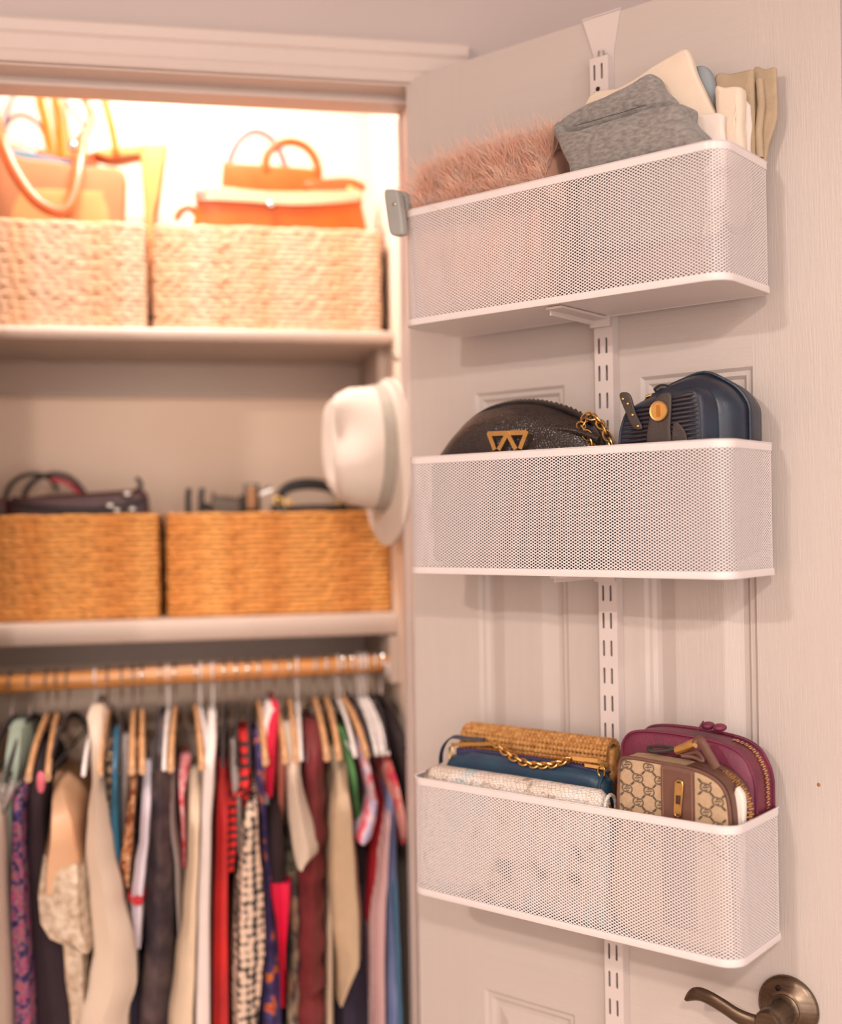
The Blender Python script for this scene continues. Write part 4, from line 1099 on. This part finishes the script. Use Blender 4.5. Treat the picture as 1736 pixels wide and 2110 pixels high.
m = MB(); m.loft([hatr(.008, .0870, .0990), hatr(.030, .0835, .0965), hatr(.030, .081, .094), hatr(.008, .085, .097)], loop=True); m.build('band', M['hatband'], ht, ho)
m = MB(); m.tube([(SIDE - .001, ho.y, ho.z + .14), (SIDE - .016, ho.y, ho.z + .138), (SIDE - .022, ho.y, ho.z + .150)], .004, 8); m.build('wall_hook', M['steel'], ht, ho)
ht.rotation_euler = (0, 0, radians(7))
#@@PART4

# ------------------------------------------------------------------ hangers
def hanger_proto(kind):
    """built about the hook seat on the rod (0,0,0), arms along y"""
    e = bpy.data.objects.new('clothes_hanger', None); COL.objects.link(e); e.empty_display_size = .02
    r = RR + .0026; pts = [(0, r * cos(a), r * sin(a)) for a in [radians(200 - 215 * k / 14) for k in range(15)]]
    pts = [(0, -y, z) for _, y, z in pts] if False else pts
    pts += [(0, r * .55, -.030), (0, .002, -.042), (0, 0, -.062)]
    MB().tube(pts, .0019, 6).build('hook', M['white_plastic'] if kind == 'white' else M['steel'], e)
    mt = {'wood': M['wood'], 'dark': M['dark_plastic'], 'white': M['white_plastic']}[kind]
    w, h = {'wood': (.0036, .009), 'dark': (.0026, .007), 'white': (.0034, .0045)}[kind]
    pa = [(0, -.195, -.112), (0, -.178, -.100), (0, -.12, -.078), (0, -.05, -.063), (0, 0, -.058), (0, .05, -.063), (0, .12, -.078), (0, .178, -.100), (0, .195, -.112)]
    P = crom(pa, 4, False)
    m = MB(); rings = []
    for i, p in enumerate(P):
        t = abs(i / (len(P) - 1) - .5) * 2; ww = w * (1 + .5 * t) if kind == 'wood' else w
        rings.append([(ww * cos(a), p.y, p.z + h * (1 - .3 * t) * sin(a)) for a in [2 * pi * k / 10 for k in range(10)]])
    m.loft(rings); m.build('shoulder_bar', mt, e)
    if kind != 'wood':
        MB().tube([(0, -.185, -.110), (0, .185, -.110)], .0026, 6).build('trouser_bar', mt, e)
    return e


PROTO = {}
def hanger(px, kind, label, tilt=0.):
    u = cpt(px, 1390 - (px / 815) * 40, RV).x
    if kind not in PROTO: PROTO[kind] = hanger_proto(kind); e = PROTO[kind]
    else:
        src = PROTO[kind]; e = src.copy(); COL.objects.link(e)
        for ch in src.children:
            c = ch.copy(); COL.objects.link(c); c.parent = e
    e.location = (u, RV, rodz(u)); e.rotation_euler = (0, 0, tilt)
    tag(e, label, 'hanger', 'clothes hangers on the rod'); return e


# ------------------------------------------------------------------ garments
def garment(name, label, cat, rows, material, vf=.12, top=.235, drop=110, fold=.12, seed=0, cuts=None, D=None, nf=3):
    """rows of (y, left, right) as seen at the front edge; hangs edge-on under the rod, shoulders sloping forward"""
    rn = random.Random(seed); y0 = rows[0][0]; R = []
    for i in range(len(rows) - 1):
        a, b = rows[i], rows[i + 1]; n = max(2, int((b[0] - a[0]) / 22))
        for k in range(n):
            t = k / n; s = t * t * (3 - 2 * t); R.append(tuple(a[j] + (b[j] - a[j]) * (t if j == 0 else s) for j in range(3)))
    R.append(rows[-1]); rings = []; ph = rn.random() * 6
    NS = 28
    for j, (y, l, r) in enumerate(R):
        t = min(1, (y - y0) / drop); v = top + (vf - top) * sin(t * pi / 2)
        A, B = cpt(l, y, v), cpt(r, y, v); cx, w, z = (A.x + B.x) / 2, max(.003, (B.x - A.x) / 2), (A.z + B.z) / 2
        d = (RV - v) if D is None else min(D, RV - v + .02) / 2
        cy = v + d; ring = []
        grow = min(1, max(0, (y - y0) / 260))
        for k in range(NS):
            a = 2 * pi * k / NS; ca, sa = cos(a), sin(a)
            ex = abs(ca) ** .34 * (1 if ca > 0 else -1); ey = abs(sa) ** .55 * (1 if sa > 0 else -1)
            f = 1 + fold * grow * sin(nf * 2 * a + ph + z * 6) * (1 if sa < .3 else .5)
            f2 = fold * grow * .6 * sin((nf * 2 + 3) * a + ph * 2)
            ring.append((cx + w * ex * f + w * f2 * .5 * abs(sa), cy + d * ey * (1 + .04 * sin(nf * 3 * a + ph)), z + .002 * sin(a * 3 + ph)))
        rings.append(ring)
    m = MB(); m.loft(rings)
    o = Vector((sum(p[0] for p in rings[-1]) / NS, RV, rings[-1][0][2]))
    return m, o


def put(name, label, cat, rows, material, **kw):
    m, o = garment(name, label, cat, rows, material, **kw)
    b = m.build(name, material, None, o); return tag(b, label, cat, 'clothes hanging on the rod')


C = {}
C['cream'] = mat('cream_crepe', (226, 200, 178), .85, var=.05, vscale=12, bump=.1)
C['peach'] = mat('peach_satin', (222, 170, 130), .5, var=.12, vscale=14)
C['lace'] = mat('cream_lace', (224, 200, 176), .9, var=.3, vscale=90, bump=1., bscale=140, c2=(176, 146, 118))
C['beige'] = mat('warm_beige_cloth', (226, 198, 178), .9, var=.04)
C['seafoam'] = mat('seafoam_chiffon', (158, 168, 150), .6, var=.15, vscale=20)
C['sequin'] = mat('silver_sequins', (226, 214, 206), .25, .4, var=.4, vscale=260, c2=(150, 140, 136))
C['floral_purple'] = pattern('purple_floral_print', 'floral', [(60, 46, 96), (96, 74, 128), (176, 124, 128), (206, 84, 132), (110, 84, 140), (196, 150, 130)], 62)
C['black'] = mat('black_crepe', (46, 36, 42), .85, var=.3, vscale=18)
C['plum_black'] = mat('plum_black_cloth', (56, 38, 46), .85, var=.3, vscale=18)
C['teal'] = mat('teal_satin', (52, 112, 140), .4, var=.3, vscale=30)
C['brown_floral'] = pattern('brown_floral_print', 'floral', [(128, 68, 36), (168, 96, 52), (220, 168, 124), (150, 84, 48), (226, 186, 150)], 55)
C['gold_bead'] = pattern('gold_bead_trim', 'dots', [(222, 174, 126), (70, 52, 44)], 75, .5, .42)
C['lavender'] = mat('lavender_white_cotton', (222, 206, 212), .85, var=.05)
C['red_line'] = mat('red_ribbon', (206, 36, 48), .6)
C['charcoal'] = mat('charcoal_sequin_dress', (58, 46, 54), .6, var=.5, vscale=36, c2=(96, 78, 76), bump=.6, bscale=120)
C['oat'] = mat('oat_linen', (220, 192, 164), .9, var=.08)
C['white'] = mat('off_white_cotton', (232, 214, 206), .85, var=.05)
C['red'] = mat('scarlet_cotton', (204, 34, 30), .75, var=.25, vscale=14, c2=(160, 28, 26))
C['red_stripe'] = pattern('red_black_stripe', 'bands', [(44, 28, 28), (222, 34, 32)], 26, .8, .42)
C['grey'] = mat('grey_knit', (176, 158, 150), .9, var=.1)
C['check'] = pattern('black_white_check', 'dots', [(226, 194, 170), (48, 46, 46)], 84, .85, .50)
C['navy_floral'] = pattern('navy_floral_print', 'floral', [(56, 44, 86), (66, 54, 104), (72, 58, 110), (80, 62, 112), (224, 120, 52), (196, 80, 60)], 34)
C['hot_pink'] = mat('hot_pink_silk', (222, 24, 66), .55, var=.12)
C['dark_brown'] = mat('dark_brown_velvet', (54, 36, 38), .8, var=.25)
C['knit_cream'] = mat('cream_rib_knit', (228, 204, 182), .95, var=.06, bump=.5, bscale=90, stretch=(6, 6, .4))
C['maroon_puff'] = mat('maroon_puffer', (128, 52, 54), .42, var=.3, vscale=24)
C['taupe_knit'] = mat('taupe_knit', (196, 166, 136), .95, var=.08, bump=.4, bscale=140)
C['navy_skirt'] = mat('midnight_skirt', (44, 34, 52), .85, var=.2)
C['green'] = mat('leaf_green_cloth', (92, 140, 80), .8, var=.3)
C['pink_floral'] = pattern('pink_white_floral', 'floral', [(196, 186, 220), (236, 206, 212), (240, 150, 160), (228, 96, 116), (236, 214, 222)], 26)
C['coral_floral'] = pattern('coral_floral', 'floral', [(246, 178, 168), (240, 120, 116), (226, 74, 96), (246, 196, 186), (232, 92, 100)], 22)
C['crimson'] = mat('crimson_cloth', (176, 26, 40), .8, var=.1)
C['pinstripe'] = pattern('pink_pinstripe', 'pins', [(222, 186, 182), (186, 140, 142)], 95, .85, .5)
C['blue'] = mat('sky_blue_shirting', (150, 160, 204), .8, var=.12, vscale=8, c2=(120, 136, 184))
C['teal_fold'] = mat('teal_blue_fold', (72, 110, 138), .8)
C['pink_velvet'] = mat('pink_velvet_grip', (244, 120, 138), .8)

# left to right along the rod
put('beige_dress', 'plain beige dress at the far left end of the rod', 'dress', [(1640, -40, 6), (1760, -42, 10), (2110, -50, 28), (2520, -60, 40)], C['beige'], vf=.105, top=.15, drop=60, seed=1, fold=.02)
put('seafoam_blouse', 'pale seafoam chiffon blouse near the left end of the rod', 'blouse', [(1500, 14, 48), (1560, 4, 44), (1680, -20, 30), (2000, -28, 22), (2500, -34, 18)], C['seafoam'], vf=.15, seed=2)
b = put('sequin_sleeve_top', 'silver sequinned top in front of the seafoam blouse', 'top', [(1582, 4, 34), (1625, -4, 36), (1665, -14, 16), (1700, -20, 4)], C['sequin'], vf=.128, top=.20, drop=60, seed=3)
put('floral_dress', 'long purple and pink floral print dress', 'dress', [(1590, 38, 52), (1640, 28, 48), (1700, 22, 50), (1850, 18, 56), (2110, 24, 72), (2520, 28, 84)], C['floral_purple'], vf=.12, seed=4, fold=.04)
put('black_dress', 'long black dress beside the purple floral dress', 'dress', [(1545, 62, 84), (1620, 54, 84), (1750, 50, 92), (1900, 54, 130), (2110, 62, 160), (2520, 70, 170)], C['plum_black'], vf=.135, seed=5)
put('peach_slip', 'peach satin slip on a wooden hanger above the lace sleeve', 'slip', [(1610, 108, 128), (1650, 100, 142), (1720, 92, 162), (1790, 78, 176), (1840, 74, 180)], C['peach'], vf=.115, seed=6, fold=.06)
put('lace_blouse', 'cream lace blouse sleeve with angled hem beside the long cream coat', 'blouse', [(1768, 78, 176), (1800, 72, 182), (1850, 64, 186), (1905, 70, 190), (1938, 92, 196), (1962, 150, 192)], C['lace'], vf=.108, top=.13, drop=50, seed=7, fold=.10)
put('cream_dress', 'cream lace-lined dress hanging under the lace blouse', 'dress', [(1900, 118, 180), (2000, 126, 182), (2100, 138, 186), (2160, 142, 186)], C['lace'], vf=.125, top=.14, drop=50, seed=8)
put('cream_coat', 'long cream coat on a padded hanger', 'coat', [(1466, 182, 206), (1480, 176, 212), (1540, 184, 210), (1620, 186, 206), (1680, 176, 222), (1760, 170, 236), (1850, 178, 256), (1960, 184, 284), (2040, 172, 287), (2110, 152, 268), (2300, 140, 262)], C['cream'], vf=.105, drop=170, seed=9, fold=.04)
put('bead_trim_top', 'dark top edged with gold beads beside the cream coat', 'top', [(1540, 214, 230), (1640, 212, 230), (1760, 222, 238), (1900, 236, 256)], C['gold_bead'], vf=.15, seed=10)
put('teal_scarf', 'teal satin scarf hanging from the rod', 'scarf', [(1510, 233, 244), (1600, 230, 243), (1700, 227, 245), (1800, 232, 250)], C['teal'], vf=.14, seed=11, D=.06)
put('grey_knit_top', 'pale grey knit top behind the teal scarf', 'top', [(1530, 243, 264), (1580, 243, 268), (1660, 244, 268), (1790, 250, 270)], C['grey'], vf=.16, seed=12)
put('brown_floral_blouse', 'brown floral print blouse beside the lavender shirt', 'blouse', [(1540, 268, 284), (1620, 266, 282), (1720, 254, 278), (1790, 244, 274), (1828, 256, 268)], C['brown_floral'], vf=.13, seed=13)
put('navy_cardigan', 'dark navy cardigan between brown floral blouse and lavender shirt', 'cardigan', [(1580, 280, 290), (1700, 272, 286), (1900, 268, 292), (2300, 262, 300)], C['navy_skirt'], vf=.155, seed=14)
put('lavender_shirt', 'slim lavender white shirt with one red ribbon line', 'shirt', [(1588, 291, 315), (1640, 288, 314), (1740, 284, 308), (1780, 274, 304), (1850, 266, 298), (1860, 266, 297), (1960, 278, 290)], C['lavender'], vf=.112, drop=90, seed=15, fold=.03)
put('red_ribbon', 'narrow red ribbon tied round the lavender shirt', 'ribbon', [(1851, 260, 301), (1862, 260, 300)], C['red_line'], vf=.103, top=.103, drop=5, seed=16, fold=0)
put('charcoal_dress', 'long charcoal textured dress in the middle left of the rod', 'dress', [(1490, 320, 342), (1560, 308, 350), (1700, 306, 360), (1900, 298, 362), (2110, 282, 358), (2520, 276, 360)], C['charcoal'], vf=.13, seed=17, fold=.05)
put('red_print_top', 'small red and white print top beside the charcoal dress', 'top', [(1574, 372, 392), (1600, 366, 390), (1640, 368, 380), (1700, 372, 384), (1790, 376, 384)], mat('red_white_print', (214, 40, 44), .8, vscale=70, c2=(240, 190, 190)), vf=.13, seed=18)
put('grey_scarf_top', 'slim grey pink top hanging against the charcoal dress', 'top', [(1560, 346, 360), (1680, 346, 362), (1800, 358, 378), (1960, 366, 376)], C['grey'], vf=.14, seed=19)
put('oat_dress', 'long oat linen dress flaring to the left', 'dress', [(1600, 388, 412), (1650, 386, 416), (1760, 384, 414), (1880, 374, 410), (2000, 358, 408), (2110, 342, 404), (2500, 320, 400)], C['oat'], vf=.108, drop=110, seed=20, fold=.06)
put('white_shirt', 'long white shirt between the oat dress and the red dress', 'shirt', [(1478, 430, 446), (1520, 424, 450), (1600, 416, 446), (1700, 412, 440), (1900, 404, 438), (2110, 398, 440), (2500, 390, 440)], C['white'], vf=.115, seed=21, fold=.05)
put('scarlet_dress', 'scarlet red dress beside the white shirt', 'dress', [(1582, 450, 472), (1620, 444, 476), (1720, 442, 474), (1900, 436, 474), (2110, 432, 476), (2500, 428, 480)], C['red'], vf=.118, seed=22, fold=.05)
put('striped_jersey', 'red and black striped jersey beside the scarlet dress', 'jersey', [(1540, 496, 516), (1620, 490, 516), (1660, 466, 490), (1740, 464, 492), (1800, 466, 484)], C['red_stripe'], vf=.120, seed=23)
put('striped_sweater', 'black sweater with red stripes behind the checked dress', 'sweater', [(1520, 492, 520), (1600, 496, 520), (1680, 496, 526), (1800, 500, 540)], C['red_stripe'], vf=.150, seed=24)
put('grey_vest', 'slim pale grey vest in front of the striped sweater', 'vest', [(1540, 478, 492), (1600, 476, 498), (1680, 484, 500), (1760, 490, 502)], C['grey'], vf=.125, seed=25)
put('checked_dress', 'black and cream checked dress in the middle of the rod', 'dress', [(1590, 514, 530), (1650, 506, 534), (1720, 494, 538), (1850, 484, 552), (1960, 478, 556), (2050, 476, 546), (2110, 478, 538), (2500, 480, 530)], C['check'], vf=.105, seed=26, fold=.05)
put('navy_floral_dress', 'navy dress with orange flowers right of the checked dress', 'dress', [(1520, 524, 540), (1600, 530, 546), (1720, 538, 554), (1850, 544, 566), (1980, 540, 582), (2110, 536, 584), (2500, 530, 590)], C['navy_floral'], vf=.13, seed=27)
put('pale_pink_shirt', 'pale pink shirt collar left of the hot pink blouse', 'shirt', [(1460, 552, 568), (1500, 540, 562), (1580, 540, 556), (1660, 546, 556)], C['white'], vf=.16, seed=28)
put('hot_pink_blouse', 'hot pink silk blouse shoulder beside the pale pink shirt', 'blouse', [(1456, 564, 576), (1500, 554, 576), (1580, 548, 574), (1640, 548, 566)], C['hot_pink'], vf=.130, seed=29, fold=.04)
put('velvet_dress', 'dark brown velvet dress above the hot pink cone sleeve', 'dress', [(1592, 562, 576), (1660, 556, 582), (1760, 552, 592), (1850, 556, 596), (2000, 570, 596)], C['dark_brown'], vf=.125, seed=30)
put('hot_pink_sleeve_top', 'hot pink top whose open cuff tapers downward', 'top', [(1826, 553, 607), (1850, 555, 606), (1900, 566, 600), (1960, 574, 592), (2040, 580, 588), (2080, 581, 587)], C['hot_pink'], vf=.110, top=.112, drop=30, seed=31, fold=.02)
put('blush_blouse', 'rosy tan blouse strip right of the hot pink blouse', 'blouse', [(1480, 574, 582), (1580, 572, 592), (1700, 574, 586)], mat('rosy_tan', (204, 128, 108), .7), vf=.15, seed=32)
put('cream_sweater', 'cream ribbed sweater with a wide open cuff', 'sweater', [(1502, 582, 626), (1520, 584, 628), (1600, 594, 624), (1640, 596, 632), (1700, 598, 652), (1738, 602, 665), (1762, 606, 664), (1790, 612, 630)], C['knit_cream'], vf=.103, seed=33, fold=.03)
put('grey_print_dress', 'grey and tan print dress below the cream sweater', 'dress', [(1740, 590, 612), (1820, 592, 616), (1920, 598, 622), (2110, 594, 622), (2500, 590, 630)], pattern('grey_tan_print', 'floral', [(96, 88, 82), (176, 158, 132), (206, 176, 140), (120, 130, 122)], 30), vf=.135, seed=34)
m, o = garment('x', '', '', [(1496, 636, 664), (1540, 630, 668), (1620, 630, 676), (1720, 622, 680), (1830, 616, 676), (2110, 612, 676), (2500, 608, 680)], None, vf=.118, seed=35, fold=.03)
pj = empty('puffer_jacket', o, 'maroon quilted puffer jacket right of the cream sweater', 'jacket', 'clothes hanging on the rod')
nv_ = []
for v in m.v:
    k = abs(sin((v[2]) * 58)) ** .6; s = .80 + .26 * k
    nv_.append((o.x + (v[0] - o.x) * s, RV + (v[1] - RV) * (.90 + .10 * k), v[2]))
m.v = nv_; m.build('body', C['maroon_puff'], pj, o)
put('taupe_sweater', 'long taupe knit sweater with pointed hem', 'sweater', [(1555, 692, 716), (1600, 690, 722), (1700, 680, 736), (1800, 676, 746), (1900, 680, 754), (1990, 692, 752), (2030, 696, 728), (2072, 698, 706)], C['taupe_knit'], vf=.104, seed=36, fold=.03)
put('tan_cardigan', 'slim tan cardigan edge beside the maroon puffer jacket', 'cardigan', [(1840, 676, 690), (2000, 676, 690), (2110, 674, 690), (2500, 672, 692)], C['oat'], vf=.122, top=.14, seed=37)
put('midnight_skirt', 'midnight purple skirt below the taupe sweater', 'skirt', [(1820, 716, 758), (1990, 702, 764), (2110, 692, 770), (2500, 684, 780)], C['navy_skirt'], vf=.135, top=.15, seed=38)
put('green_top', 'leaf green top on a pale hanger right of the taupe sweater', 'top', [(1512, 700, 718), (1560, 712, 730), (1600, 722, 738), (1720, 734, 752)], C['green'], vf=.15, seed=39)
put('dark_blouse', 'dark blouse in the gap before the pink floral blouse', 'blouse', [(1500, 722, 740), (1620, 736, 752), (1800, 738, 762), (2110, 742, 776)], C['plum_black'], vf=.16, seed=40)
put('pink_floral_blouse', 'pink and lilac floral blouse with a short sleeve', 'blouse', [(1494, 736, 752), (1560, 746, 764), (1620, 758, 776), (1650, 766, 782), (1690, 752, 780), (1725, 734, 772), (1738, 736, 758)], C['pink_floral'], vf=.108, seed=41, fold=.03)
put('crimson_top', 'crimson red top between the floral blouse and striped shirt', 'top', [(1590, 782, 796), (1660, 784, 804), (1740, 772, 798), (1800, 764, 786), (1900, 756, 776)], C['crimson'], vf=.122, seed=42)
put('pinstripe_shirt', 'pink and white pinstripe shirt near the right end', 'shirt', [(1600, 792, 806), (1680, 790, 808), (1780, 776, 806), (1900, 760, 802), (2000, 762, 800), (2110, 766, 800), (2500, 768, 800)], C['pinstripe'], vf=.106, seed=43, fold=.03)
put('blue_shirt', 'sky blue shirt near the right end of the rod', 'shirt', [(1560, 786, 800), (1640, 798, 816), (1760, 800, 822), (1900, 800, 830), (2110, 798, 836), (2500, 798, 840)], C['blue'], vf=.120, seed=44, fold=.06)
put('teal_blue_shirt', 'teal blue shirt strip tucked beside the sky blue shirt', 'shirt', [(1800, 810, 820), (2000, 816, 828), (2110, 820, 832), (2500, 822, 836)], C['teal_fold'], vf=.110, top=.12, drop=60, seed=45, D=.04)
put('coral_floral_blouse', 'coral and pink floral blouse at the right end of the rod', 'blouse', [(1508, 772, 788), (1560, 786, 806), (1620, 800, 826), (1680, 814, 838), (1720, 826, 840), (1740, 830, 838)], C['coral_floral'], vf=.115, seed=46, fold=.03)
put('dark_jacket', 'dark brown jacket on the last hanger by the wall', 'jacket', [(1470, 800, 816), (1530, 816, 834), (1590, 830, 848), (1625, 836, 850), (1640, 838, 848)], C['dark_brown'], vf=.12, top=.25, drop=130, seed=47)

# hangers: wood, dark velvet and white plastic
HG = [(22, 'dark', 'dark velvet hanger above the seafoam blouse'), (60, 'dark', 'dark velvet hanger above the purple floral dress'),
      (96, 'wood', 'slim wooden hanger with pink grip near the left'), (116, 'wood', 'wooden hanger holding the peach satin slip'),
      (140, 'dark', 'dark hanger right of the peach slip hanger'), (196, 'white', 'white hanger inside the long cream coat'),
      (222, 'wood', 'wooden hanger above the gold bead top'), (250, 'dark', 'dark hanger above the grey knit top'),
      (274, 'wood', 'wooden hanger above the brown floral blouse'), (292, 'wood', 'wooden hanger above the lavender shirt'),
      (330, 'dark', 'dark hanger above the charcoal dress'), (346, 'white', 'white hanger right of the charcoal dress'),
      (360, 'wood', 'wooden hanger above the red print top'), (402, 'wood', 'wooden hanger above the oat dress'),
      (412, 'white', 'white plastic hanger above the oat dress'), (438, 'white', 'white hanger above the long white shirt'),
      (462, 'dark', 'dark hanger above the scarlet dress'), (486, 'dark', 'dark hanger above the striped jersey'),
      (510, 'dark', 'dark hanger above the checked dress'), (532, 'wood', 'wooden hanger above the navy floral dress'),
      (566, 'wood', 'wooden hanger above the hot pink blouse'), (596, 'wood', 'wooden hanger in the cream sweater'),
      (612, 'white', 'white hanger beside the cream sweater'), (648, 'wood', 'wooden hanger above the maroon puffer jacket'),
      (672, 'wood', 'wooden hanger above the taupe sweater'), (696, 'white', 'white hanger above the green top'),
      (706, 'wood', 'wooden hanger right of the green top'), (724, 'dark', 'dark hanger before the pink floral blouse'),
      (738, 'white', 'first of the white tube hangers near the right end'), (746, 'white', 'second of the white tube hangers near the right end'),
      (754, 'white', 'third of the white tube hangers near the right end'), (772, 'dark', 'dark hanger before the last jacket'),
      (786, 'dark', 'dark velvet hanger of the last jacket by the wall')]
for i, (px, k, lab) in enumerate(HG): hanger(px, k, lab, random.uniform(-.06, .06))
o = cpt(84, 1612, .12); m = MB(); m.ball(o, .0065, .012, .016); b = m.build('velvet_grip', C['pink_velvet'], None, o); tag(b, 'pink velvet grip on the slim wooden hanger', 'hanger grip')
